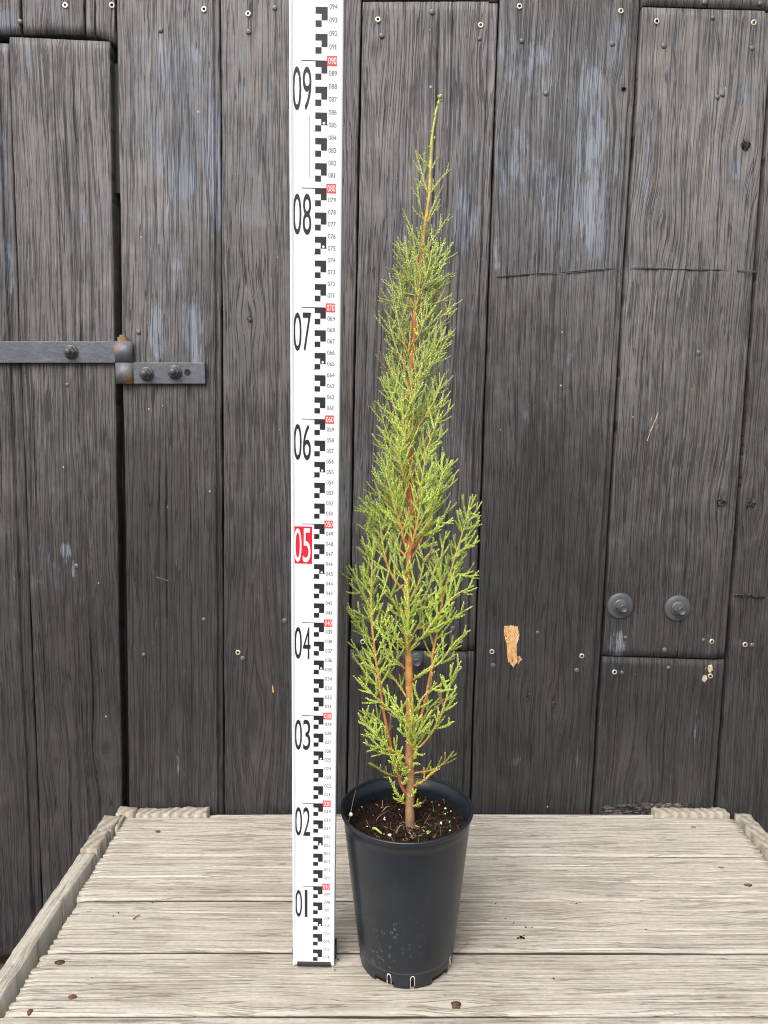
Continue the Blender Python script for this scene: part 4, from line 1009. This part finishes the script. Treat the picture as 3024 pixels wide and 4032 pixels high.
def grow(Pm, r0, r1, tint, parent_z, dens=1.0, leaf=.0030, ang=.72, sub_len=.034, bare=.18, tert=True, dead=0., tipc=None, sub_max=None):
    """main branch along Pm with side shoots and leaves"""
    br = Branch(); n = max(12, int(np.sum(np.linalg.norm(np.diff(Pm, axis=0), axis=1)) / .004)); Q = resample(Pm, n)
    Lb = np.sum(np.linalg.norm(np.diff(Q, axis=0), axis=1)); r = np.linspace(r0, r1, n)
    br.stem(Q, r, 7, .05, rt)
    t, a, b_ = frames(Q)
    br.leaves(Q, leaf * 1.1, .0018, ang, tint, t0=bare, tipc=tipc)
    # side shoots
    pos = bare * Lb + rt.uniform(0, .006); sgn = 1 if rt.rand() < .5 else -1; ph0 = rt.uniform(-.5, .5)
    while pos < Lb * .97:
        f = pos / Lb; i = min(n - 2, int(f * (n - 1)))
        rem = Lb - pos
        sl = min(1.25 * sub_len * (.5 + .75 * rt.rand()) * (1 - .35 * f), rem * .9 + .008)
        if sub_max: sl = min(sl, sub_max)
        ph = ph0 + rt.normal(0, .55); o_ = sgn * (math.cos(ph) * a[i] + math.sin(ph) * b_[i])
        d = t[i] * math.cos(.62) + o_ * math.sin(.62)
        Ps = curve_to(Q[i], d, sl, .5, max(5, int(sl / .0035)))
        rs0 = max(.00042, min(r[i] * .6, .0008)); br.stem(Ps, np.linspace(rs0, .00028, len(Ps)), 5)
        sc = 1.0 - .12 * f; tv = tint * rt.uniform(.8, 1.15) if rt.rand() > .05 else np.array((.50, .30, .14)) * rt.uniform(.7, 1.1)
        br.leaves(Ps, leaf * sc * .95, .0016, ang, tv, t0=.04, tipc=tipc)
        if tert and sl > .016:
            q = rt.uniform(.15, .3) * sl; sg2 = sgn
            while q < sl * .9:
                j = min(len(Ps) - 2, int(q / sl * (len(Ps) - 1))); tt, aa, bb = frames(Ps)
                p2 = rt.normal(0, .7); oo = sg2 * (math.cos(p2) * aa[j] + math.sin(p2) * bb[j])
                l3 = min(rt.uniform(.006, .017), (sl - q) * .9 + .004)
                P3 = curve_to(Ps[j], tt[j] * math.cos(.52) + oo * math.sin(.52), l3, .35, max(4, int(l3 / .0025)))
                br.stem(P3, np.linspace(.00036, .00024, len(P3)), 4); br.leaves(P3, leaf * .84, .0015, ang * .92, tv * rt.uniform(.9, 1.12), t0=.03, tipc=tipc)
                q += rt.uniform(.0085, .015) / dens; sg2 = -sg2
        pos += rt.uniform(.0042, .0095) / dens; sgn = -sgn
    return br
def emit(br, parent, name='branch', label=None):
    o = mesh_np(name, np.concatenate(br.wV), np.concatenate(br.wF), M['wood'], parent, True, cols=np.concatenate(br.wC))
    if label: o['label'] = label
    if br.lV:
        tag(mesh_np('foliage', np.concatenate(br.lV), np.concatenate(br.lF), M['leaf'], o, False, cols=np.concatenate(br.lC)), kind='stuff')
    return o
# trunk with peeling bark and leaf-base rings
Q, rq = resample(TP, 260, TRr)
Q[:, 0] += (vnoise(np.arange(260) * .11, np.zeros(260), 4) - .5) * .0016
knob = 1 + .16 * (vnoise(np.arange(260) * .45, np.zeros(260), 6) - .4) * smoothstep(.0012, .003, rq)
tb = Branch(); hh = np.linspace(0, 1, 260)
tc = np.array([np.array([np.interp(h_, [0, .12, .20, .33, .42, .47, .60, .70, .80, .86, .92, 1], [c[i] for c in ((.17, .105, .07), (.24, .125, .06), (.29, .135, .05), (.29, .13, .048), (.28, .09, .04), (.26, .075, .04), (.28, .075, .035), (.33, .11, .045), (.40, .17, .06), (.40, .27, .09), (.34, .34, .10), (.30, .36, .10))]) for i in range(3)]) for h_ in hh])
tc = tc * np.array((1.75, 1.75, 1.5)) * (1 + .5 * (vnoise(hh * 140, np.zeros(260), 12)[:, None] - .5))
tb.stem(Q, rq * knob * np.interp(hh, [0, .2, .35, .55, 1], [1, .95, .82, .85, 1]), 16, .10, rt, tc)
# short awl leaves and stubs on the stem
ups = Q[60:]
def trunk_leaves(i0, i1, ln, sp_, tint): tb.leaves(Q[i0:i1], ln, sp_, .95, tint, w=.0005, tipc=np.array((.42, .36, .14)))
trunk_leaves(215, 260, .0050, .0026, np.array((.56, .66, .22))); trunk_leaves(60, 225, .0048, .0055, np.array((.42, .22, .09)))
trunk_leaves(8, 60, .0040, .0075, np.array((.26, .15, .09)))
for q in range(9):
    p = Q[-1] + np.array((rt.normal(0, .0013), rt.normal(0, .0013), rt.uniform(-.006, .0035))); tb.bud(p, rt.uniform(.0010, .0017), np.array((.62, .70, .28)))
for f_ in (.935, .94, .93, .89, .885, .955, .96, .975, .98, .91):
    i = int(f_ * 259); tb.bud(Q[i] + np.array((rt.normal(0, .002), -.0005, rt.uniform(-.002, .002))), .0012, np.array((.60, .68, .26)))
emit(tb, tree, 'trunk')
def tr_at(z):
    return np.array([np.interp(z, TP[:, 2], TP[:, k]) for k in range(3)])
r7 = lambda a, b_: (1350 + a * .339, 2600 + b_ * .339)
r6 = lambda a, b_: (1350 + a * .3315, 2000 + b_ * .3315)
r5 = lambda a, b_: (1350 + a * .4068, 1200 + b_ * .4068)
r4 = lambda a, b_: (1450 + a * .4069, 350 + b_ * .4069)
def explicit(pts, ydepth, r0, r1, tint, **kw):
    """pts in photo pixels; ydepth: how far the tip stands in front of (-) or behind (+) the stem"""
    n = len(pts); P = np.array([tuple(at(a, b_, TY + ydepth * (k / (n - 1)) ** .8)) for k, (a, b_) in enumerate(pts)])
    return emit(grow(P, r0, r1, tint, 0, **kw), tree)
lowkw = dict(leaf=.0036, ang=.80, sub_len=.025, dens=.80)
# the two side leaders
explicit([r7(745, 1560), r7(690, 1490), r7(640, 1320), r7(590, 1180), r7(545, 930), r7(500, 740), r7(465, 540), r7(425, 290), r7(390, 20), r6(395, 1850), r6(372, 1640), r6(350, 1440), r6(336, 1200), r6(338, 900), r6(352, 600), r6(365, 360)], -.018, .0021, .0005, G_LOW, bare=.42, sub_len=.040, leaf=.0036, ang=.8, dens=.95)
explicit([r7(800, 900), r7(850, 760), r7(890, 690), r7(950, 520), r7(1005, 220), r7(1045, 30), r6(1062, 1740), r6(1110, 1540), r6(1150, 1300), r6(1190, 1050), r6(1230, 900), r6(1300, 700), r6(1370, 450), r6(1430, 270), r6(1490, 40), r5(1232, 1870)], .012, .0018, .0005, G_LOW, bare=.34, sub_len=.036, leaf=.0034, ang=.78, dens=.9)
# low branches
explicit([r7(810, 1080), r7(880, 1010), r7(950, 955), r7(1030, 840), r7(1100, 730), r7(1160, 580), r7(1210, 410), r7(1250, 270), r7(1310, 110), r7(1366, 20)], -.02, .0012, .0004, G_LOW, bare=.22, sub_max=.024, **lowkw)
ykw = dict(leaf=.0036, ang=.85, sub_len=.014, dens=.9, tert=False, tipc=np.array((.66, .60, .15)))
explicit([r7(820, 1310), r7(880, 1300), r7(960, 1290), r7(1070, 1265), r7(1170, 1200), r7(1235, 1130), r7(1282, 1062)], -.022, .0010, .0004, np.array((.34, .36, .07)), bare=.15, **ykw)
explicit([r7(800, 1465), r7(870, 1445), r7(940, 1400), r7(1000, 1340), r7(1060, 1285), r7(1115, 1262)], -.025, .0009, .0004, G_YEL, bare=.10, **ykw)
explicit([r7(625, 1352), r7(560, 1335), r7(500, 1312), r7(430, 1270), r7(380, 1235), r7(330, 1200)], -.030, .0008, .0004, np.array((.36, .36, .07)), bare=.05, **ykw)
explicit([r7(725, 1670), r7(680, 1630), r7(640, 1560), r7(600, 1480), r7(565, 1430), r7(550, 1382)], -.02, .0009, .0004, G_LOW * 1.05, bare=.05, leaf=.0042, ang=.9, sub_len=.010, dens=.6, tert=False)
explicit([r7(760, 1175), r7(700, 1110), r7(620, 1075), r7(560, 1040), r7(450, 935), r7(370, 850), r7(300, 770), r7(196, 722)], -.026, .0013, .0004, G_LOW, bare=.22, sub_max=.026, **lowkw)
explicit([r7(600, 1130), r7(530, 1085), r7(460, 1040), r7(390, 975), r7(330, 910), r7(278, 856)], -.032, .0008, .0004, G_LOW, bare=.12, sub_max=.02, **lowkw)
explicit([r7(560, 960), r7(500, 800), r7(450, 720), r7(390, 665), r7(345, 635), r7(275, 598)], .02, .0007, .0004, G_LOW * .95, bare=.15, sub_max=.022, **lowkw)
explicit([r7(450, 940), r7(400, 870), r7(340, 800), r7(290, 700), r7(255, 630), r7(232, 570)], -.03, .0007, .0004, G_LOW, bare=.1, sub_max=.02, **lowkw)
explicit([r7(735, 735), r7(690, 690), r7(580, 600), r7(450, 490), r7(370, 420), r7(280, 320), r7(192, 212)], -.028, .0011, .0004, G_LOW, bare=.12, **lowkw)
explicit([r7(440, 330), r7(400, 290), r7(330, 240), r7(270, 215), r7(205, 180)], .018, .0007, .0004, G_LOW * .95, bare=.05, sub_max=.02, **lowkw)
explicit([r7(735, 110), r7(690, 70), r7(650, 20), r6(600, 1820), r6(560, 1640), r6(530, 1480), r6(505, 1330)], -.030, .0010, .0004, G_LOW, bare=.12, **lowkw)
explicit([r7(735, 420), r7(660, 300), r7(590, 200), r7(520, 130), r7(460, 60), r6(400, 1990), r6(300, 1800), r6(200, 1745)], .022, .0009, .0004, G_LOW * .9, bare=.1, sub_max=.026, **lowkw)
explicit([r7(815, 230), r7(850, 200), r7(930, 140), r7(1010, 80), r6(1120, 1880), r6(1200, 1780), r6(1290, 1640), r6(1360, 1570), r6(1430, 1510), r6(1500, 1460)], -.03, .0011, .0004, G_LOW, bare=.10, **lowkw)
explicit([r7(800, 620), r7(860, 560), r7(910, 450), r7(980, 370), r7(1060, 330), r7(1150, 270), r7(1220, 235)], -.032, .0009, .0004, G_LOW, bare=.10, sub_max=.024, **lowkw)
explicit([r7(870, 840), r7(910, 740), r7(960, 620), r7(1000, 560), r7(1060, 500), r7(1140, 420)], .02, .0008, .0004, G_LOW * .9, bare=.10, sub_max=.024, **lowkw)
explicit([r7(1080, 790), r7(1130, 785), r7(1180, 765), r7(1230, 745), r7(1278, 715)], -.018, .0006, .00035, G_LOW, bare=.04, sub_max=.008, **lowkw)
explicit([r7(760, 900), r7(740, 800), r7(720, 680), r7(690, 600), r7(680, 480)], -.035, .0009, .0004, G_LOW, bare=.05, **lowkw)
explicit([r7(775, 980), r7(780, 880), r7(790, 800), r7(800, 720), r7(820, 640)], -.03, .0009, .0004, G_LOW * 1.05, bare=.05, **lowkw)
explicit([r7(800, 1060), r7(830, 980), r7(850, 900), r7(900, 800), r7(960, 700), r7(1010, 620)], -.026, .0008, .0004, G_LOW, bare=.06, **lowkw)
for pts, yd in (([r7(660, 1370), r7(620, 1270), r7(590, 1180), r7(560, 1130)], -.03), ([r7(740, 1280), r7(700, 1240), r7(670, 1180), r7(640, 1130)], -.03), ([r7(640, 1250), r7(640, 1180), r7(660, 1090), r7(690, 1010)], -.025), ([r7(720, 1330), r7(710, 1290), r7(690, 1260)], -.02),
                ([r7(800, 1250), r7(830, 1200), r7(865, 1195)], -.02), ([r7(810, 1130), r7(850, 1085), r7(915, 1100)], -.02), ([r7(790, 1600), r7(815, 1560), r7(845, 1525)], -.02), ([r7(700, 1440), r7(725, 1400), r7(745, 1370)], -.02), ([r7(800, 1390), r7(830, 1380), r7(860, 1390)], .01), ([r7(790, 1690), r7(850, 1690), r7(900, 1660)], -.015)):
    explicit(pts, yd, .0008, .0004, G_LOW * (np.array((1.0, .8, .7)) if pts[0][1] > 3160 else 1.0), bare=.03, leaf=.0036, ang=.9, sub_len=.009, dens=.6, tert=False)
explicit([r6(775, 1750), r6(765, 1600), r6(770, 1450), r6(780, 1300), r6(785, 1150), r6(772, 1000)], -.035, .0009, .0004, G_LOW, bare=.05, leaf=.0038, ang=.8, sub_len=.018, dens=.9)
explicit([r5(625, 1800), r5(600, 1650), r5(595, 1500), r5(600, 1350), r5(610, 1130)], -.03, .0009, .0004, G_MID, bare=.08, leaf=.0032, ang=.75, sub_len=.02, dens=.85)
# right side between
explicit([r6(810, 1650), r6(870, 1600), r6(940, 1540), r6(1010, 1440), r6(1090, 1330), r6(1160, 1240), r6(1230, 1150), r6(1320, 1040), r6(1430, 980), r6(1540, 930)], -.02, .0010, .0004, G_LOW, bare=.12, **lowkw)
explicit([r6(815, 1530), r6(870, 1440), r6(930, 1360), r6(1000, 1230), r6(1080, 1130), r6(1140, 1000), r6(1180, 850), r6(1100, 580)], .02, .0010, .0004, G_LOW * .92, bare=.12, **lowkw)
explicit([r6(1120, 1480), r6(1200, 1390), r6(1290, 1320), r6(1380, 1260), r6(1440, 1225), r6(1520, 1180)], -.015, .0008, .0004, G_LOW, bare=.05, sub_max=.02, **lowkw)
explicit([r6(1230, 890), r6(1300, 840), r6(1380, 790), r6(1450, 790), r6(1535, 755)], .0, .0007, .0004, G_LOW, bare=.05, sub_max=.02, **lowkw)
explicit([r6(1300, 600), r6(1370, 530), r6(1450, 470), r6(1530, 440), r6(1612, 396)], -.004, .0006, .0004, G_LOW, bare=.05, sub_max=.009, **lowkw)
explicit([r6(1170, 1050), r6(1160, 900), r6(1160, 700), r6(1180, 500), r6(1205, 380), r6(1228, 285)], -.01, .0007, .0004, G_LOW, bare=.05, sub_max=.014, **lowkw)
explicit([r6(790, 1260), r6(850, 1200), r6(920, 1130), r6(990, 1020), r6(1040, 900), r6(1080, 760), r6(1130, 620)], -.022, .0011, .0004, G_MID, bare=.14, **lowkw)
explicit([r6(800, 1100), r6(850, 1030), r6(890, 920), r6(940, 780), r6(960, 620), r6(1000, 560), r6(1075, 505)], -.028, .0010, .0004, G_MID, bare=.12, **lowkw)
explicit([r6(830, 480), r6(880, 410), r6(950, 320), r6(1010, 220), r6(1080, 80), r5(840, 1950), r5(900, 1820), r5(960, 1640), r5(1050, 1510)], -.015, .0013, .0004, G_MID, bare=.15, leaf=.0034, ang=.75, sub_len=.034, dens=1.0)
explicit([r6(1020, 250), r6(1080, 160), r6(1150, 170), r6(1200, 180), r6(1258, 182)], -.02, .0006, .0004, G_MID, bare=.05, sub_max=.008, **lowkw)
explicit([r6(980, 330), r6(1040, 290), r6(1090, 260), r6(1140, 222)], -.02, .0006, .0004, G_MID, bare=.05, sub_max=.012, **lowkw)
explicit([r6(950, 480), r6(1010, 450), r6(1060, 430), r6(1110, 408)], -.02, .0006, .0004, G_MID, bare=.05, sub_max=.01, **lowkw)
# left side between
explicit([r6(745, 1620), r6(690, 1590), r6(610, 1480), r6(560, 1340), r6(480, 1220), r6(400, 1180), r6(300, 1220)], .015, .0009, .0004, G_LOW * .92, bare=.12, **lowkw)
explicit([r6(350, 1560), r6(270, 1520), r6(220, 1440), r6(160, 1360), r6(110, 1290), r6(52, 1205)], -.01, .0008, .0004, G_LOW, bare=.05, sub_max=.02, **lowkw)
explicit([r6(330, 1340), r6(280, 1310), r6(220, 1270), r6(135, 1220)], -.022, .0007, .0004, G_LOW, bare=.05, sub_max=.014, **lowkw)
explicit([r6(330, 1180), r6(270, 1060), r6(210, 950), r6(160, 850), r6(122, 735)], -.02, .0008, .0004, G_LOW, bare=.05, sub_max=.022, **lowkw)
explicit([r6(345, 900), r6(300, 830), r6(270, 760), r6(250, 680)], -.015, .0006, .0004, G_LOW, bare=.05, sub_max=.014, **lowkw)
explicit([r6(350, 620), r6(320, 560), r6(280, 520), r6(255, 430)], -.02, .0006, .0004, G_MID, bare=.05, sub_max=.012, **lowkw)
explicit([r6(735, 1340), r6(680, 1260), r6(610, 1130), r6(570, 1040), r6(540, 960), r6(480, 880), r6(420, 820)], -.030, .0011, .0004, G_LOW, bare=.14, **lowkw)
explicit([r6(740, 970), r6(670, 930), r6(600, 830), r6(540, 720), r6(500, 580), r6(470, 430), r6(455, 280), r6(440, 150), r6(400, 20), r5(255, 2080), r5(215, 2140)], -.012, .0014, .0004, G_MID, bare=.16, leaf=.0034, ang=.78, sub_len=.034, dens=1.0)
explicit([r6(480, 500), r6(420, 400), r6(360, 330), r6(300, 270), r6(258, 215)], .01, .0007, .0004, G_MID, bare=.05, sub_max=.016, **lowkw)
explicit([r6(450, 250), r6(400, 200), r6(360, 130), r6(338, 65)], -.02, .0006, .0004, G_MID, bare=.05, sub_max=.014, **lowkw)
explicit([r6(770, 1600), r6(765, 1450), r6(772, 1300), r6(780, 1150), r6(770, 1000), r6(765, 850)], -.03, .0012, .0004, G_LOW * 1.1, bare=.05, leaf=.0038, ang=.85, sub_len=.022, dens=.9)
explicit([r6(760, 900), r6(720, 760), r6(690, 640), r6(660, 520), r6(620, 380), r6(600, 320)], -.03, .0010, .0004, G_MID, bare=.06, **lowkw)
explicit([r6(770, 520), r6(730, 420), r6(700, 250), r6(640, 60), r5(520, 2020), r5(470, 1850), r5(440, 1600), r5(420, 1450)], -.02, .0014, .0004, G_MID, bare=.14, leaf=.0033, ang=.75, sub_len=.036, dens=1.05)
explicit([r5(350, 2060), r5(300, 1980), r5(260, 1920), r5(238, 1855)], -.01, .0006, .0004, G_MID, bare=.05, sub_max=.012, **lowkw)
explicit([r5(1170, 2160), r5(1160, 2080), r5(1140, 2000)], -.01, .0005, .0004, G_MID, bare=.05, sub_max=.008, **lowkw)
explicit([r5(1190, 2080), r5(1250, 2010), r5(1300, 2115 - 60)], -.01, .0005, .0004, G_MID, bare=.05, sub_max=.008, **lowkw)
explicit([r6(1440, 260), r6(1500, 240), r6(1550, 210), r6(1600, 182)], .004, .0005, .0004, G_MID, bare=.05, sub_max=.010, **lowkw)
# the dense middle: outline in photo pixels (display y, left, right) on the stem plane
ENV = np.array([(545, 858, 970), (620, 836, 970), (660, 822, 984), (740, 836, 988), (805, 813, 988), (900, 808, 984), (1000, 796, 978), (1060, 796, 972), (1120, 790, 960), (1180, 790, 950)]) * 1.8228
EZ = np.array([at(1600, e[0], TY).z for e in ENV]); EL = np.array([at(e[1], e[0], TY).x for e in ENV]); ER = np.array([at(e[2], e[0], TY).x for e in ENV])
o_ = np.argsort(EZ); EZ, EL, ER = EZ[o_], EL[o_], ER[o_]
zlo, zhi = at(1600, 2230, TY).z, at(1600, 1120, TY).z
NB_ = 56
for k in range(NB_):
    f = (k + .5) / NB_; zb_ = zlo + (zhi - zlo) * f; az = k * 2.399 + rt.uniform(-.4, .4)
    p0_ = tr_at(zb_); rise = rt.uniform(.052, .092) * (1 - .42 * f); zt_ = min(zb_ + rise, EZ[-1] + .012)
    cxm = tr_at(zt_)[0]; wl_ = cxm - np.interp(zt_, EZ, EL); wr_ = np.interp(zt_, EZ, ER) - cxm
    c_, s_ = math.cos(az), math.sin(az); side = wr_ if c_ > 0 else wl_; dep = .42 * (wl_ + wr_)
    rad_ = .88 * rt.uniform(.80, 1.02); tipx = cxm + c_ * side * rad_; tipy = TY + s_ * dep * rad_
    tip_ = np.array((tipx, tipy, zt_)); m_ = p0_ * .5 + tip_ * .5 + np.array((c_ * side * .16, s_ * dep * .16, -.008))
    tq = np.linspace(0, 1, 12)[:, None]; P = (1 - tq) ** 2 * p0_ + 2 * tq * (1 - tq) * m_ + tq ** 2 * tip_
    g_ = (G_MID * (1 - f) + G_TOP * f) * rt.uniform(.88, 1.1)
    emit(grow(P, .0013 - .0004 * f, .0004, g_, 0, leaf=.0031 - .0004 * f, ang=.72, sub_len=.031 - .006 * f, dens=.88, bare=.16, sub_max=.03), tree)
# the open top shoots
topkw = dict(leaf=.0028, ang=.72, sub_len=.011, dens=.75, tert=False, bare=.05, tipc=np.array((.54, .56, .2)))
for pts, yd in (([r4(600, 800), r4(575, 740), r4(550, 690), r4(535, 640)], -.006), ([r4(600, 800), r4(625, 745), r4(650, 700), r4(670, 665)], .004), ([r4(575, 1000), r4(545, 920), r4(515, 800), r4(490, 710), r4(465, 640), r4(458, 600)], .004), ([r4(610, 1000), r4(660, 930), r4(710, 860), r4(760, 805), r4(798, 785)], -.006),
                ([r4(545, 1270), r4(510, 1190), r4(490, 1100), r4(480, 980), r4(465, 900), r4(450, 868)], -.006), ([r4(570, 1290), r4(610, 1180), r4(655, 1070), r4(690, 1000), r4(715, 945)], .006), ([r4(580, 1290), r4(620, 1210), r4(660, 1150), r4(690, 1080)], -.008),
                ([r4(520, 1560), r4(450, 1440), r4(400, 1320), r4(360, 1220), r4(335, 1170)], -.006), ([r4(540, 1560), r4(610, 1470), r4(680, 1370), r4(730, 1300), r4(785, 1222)], -.004), ([r4(530, 1500), r4(515, 1400), r4(510, 1330), r4(520, 1290)], -.01), ([r4(540, 1420), r4(590, 1370), r4(640, 1330)], .01)):
    explicit(pts, yd, .0008, .0004, G_TOP, **topkw)
for pts, yd in (([r4(505, 1720), r4(440, 1640), r4(390, 1560), r4(345, 1500)], -.004), ([r4(500, 1760), r4(400, 1720), r4(330, 1650), r4(290, 1575)], .006), ([r4(515, 1680), r4(590, 1600), r4(640, 1540), r4(650, 1500)], -.008), ([r4(500, 1800), r4(580, 1720), r4(660, 1640), r4(710, 1570)], .004), ([r4(500, 1850), r4(620, 1760), r4(710, 1660), r4(785, 1580)], -.004),
                ([r4(490, 1900), r4(380, 1860), r4(300, 1800), r4(240, 1745)], -.006), ([r4(480, 2000), r4(350, 1980), r4(250, 1900), r4(190, 1960 - 30)], -.002), ([r4(490, 1950), r4(600, 1900), r4(700, 1850), r4(770, 1790)], -.008), ([r4(480, 2050), r4(600, 1980), r4(720, 1920), r4(785, 1870)], .006), ([r4(470, 2100), r4(640, 2080), r4(740, 2040), r4(795, 1995)], -.004), ([r4(460, 2120), r4(300, 2080), r4(200, 2050), r4(130, 2030)], .004), ([r4(480, 1700), r4(460, 1600), r4(440, 1480), r4(430, 1360)], -.012), ([r4(700, 2212), r4(780, 2150), r4(835, 2080)], -.004), ([r4(560, 1850), r4(600, 1700), r4(610, 1580)], -.014), ([r4(420, 1900), r4(380, 1760), r4(370, 1600)], -.014)):
    explicit(pts, yd, .0009, .0004, G_TOP, leaf=.0027, ang=.66, sub_len=.022, dens=1.0, bare=.08, sub_max=.02)

# ------------------------------------------------------------------ bits lying on the table
for (px, py, s_) in ((2050, 3690, .0022), (2062, 3694, .0016), (2040, 3694, .0014), (2063, 3683, .0010), (1990, 3616, .0010), (2022, 3634, .0011), (2070, 3650, .0012), (2095, 3652, .0009), (1951, 3558, .0012), (2270, 3557, .0012), (2180, 3852, .0013), (2543, 3660, .0009), (1331, 3778, .0013), (1318, 3819, .0010), (466, 3594, .0011), (446, 3607, .0009), (600, 3553, .0010), (360, 3850, .0008)):
    P = top(px, py, .0006)
    o = mesh_np('soil_crumb', lump((0, 0, 0), s_, rs, .7), iff, M['soil'], None, loc=P)
    near = 'beside the plant pot' if px > 1500 else 'on the table left of the staff'
    tag(o, 'tiny dark crumb of soil lying on the table ' + ('right of the plant pot' if px > 1500 else 'left of the plant pot'), 'crumb', 'soil crumbs right of the pot' if px > 1500 else 'soil crumbs left of the pot')
P = [top(1838, 3695, .004), top(1842, 3712, .0012), top(1835, 3722, .0012), top(1815, 3735, .0012), top(1800, 3748, .0012)]
c0 = P[2]
r_ = ribbon(P, .00035, M['straw'], 'rootlet', None, 4, .6); tag(r_, 'thin dry brown rootlet lying on the table beside the pot foot', 'rootlet')
P = [top(525, 3618, .0012), top(540, 3608, .0016), top(550, 3600, .0014)]
r_ = ribbon(P, .0007, M['rust'], 'dry_leaf_scrap', None, 4, .4); tag(r_, 'small curled reddish leaf scrap on the third table board', 'leaf scrap')

for o in list(bpy.data.objects):
    if o.type == 'MESH' and o.data.users == 0: pass
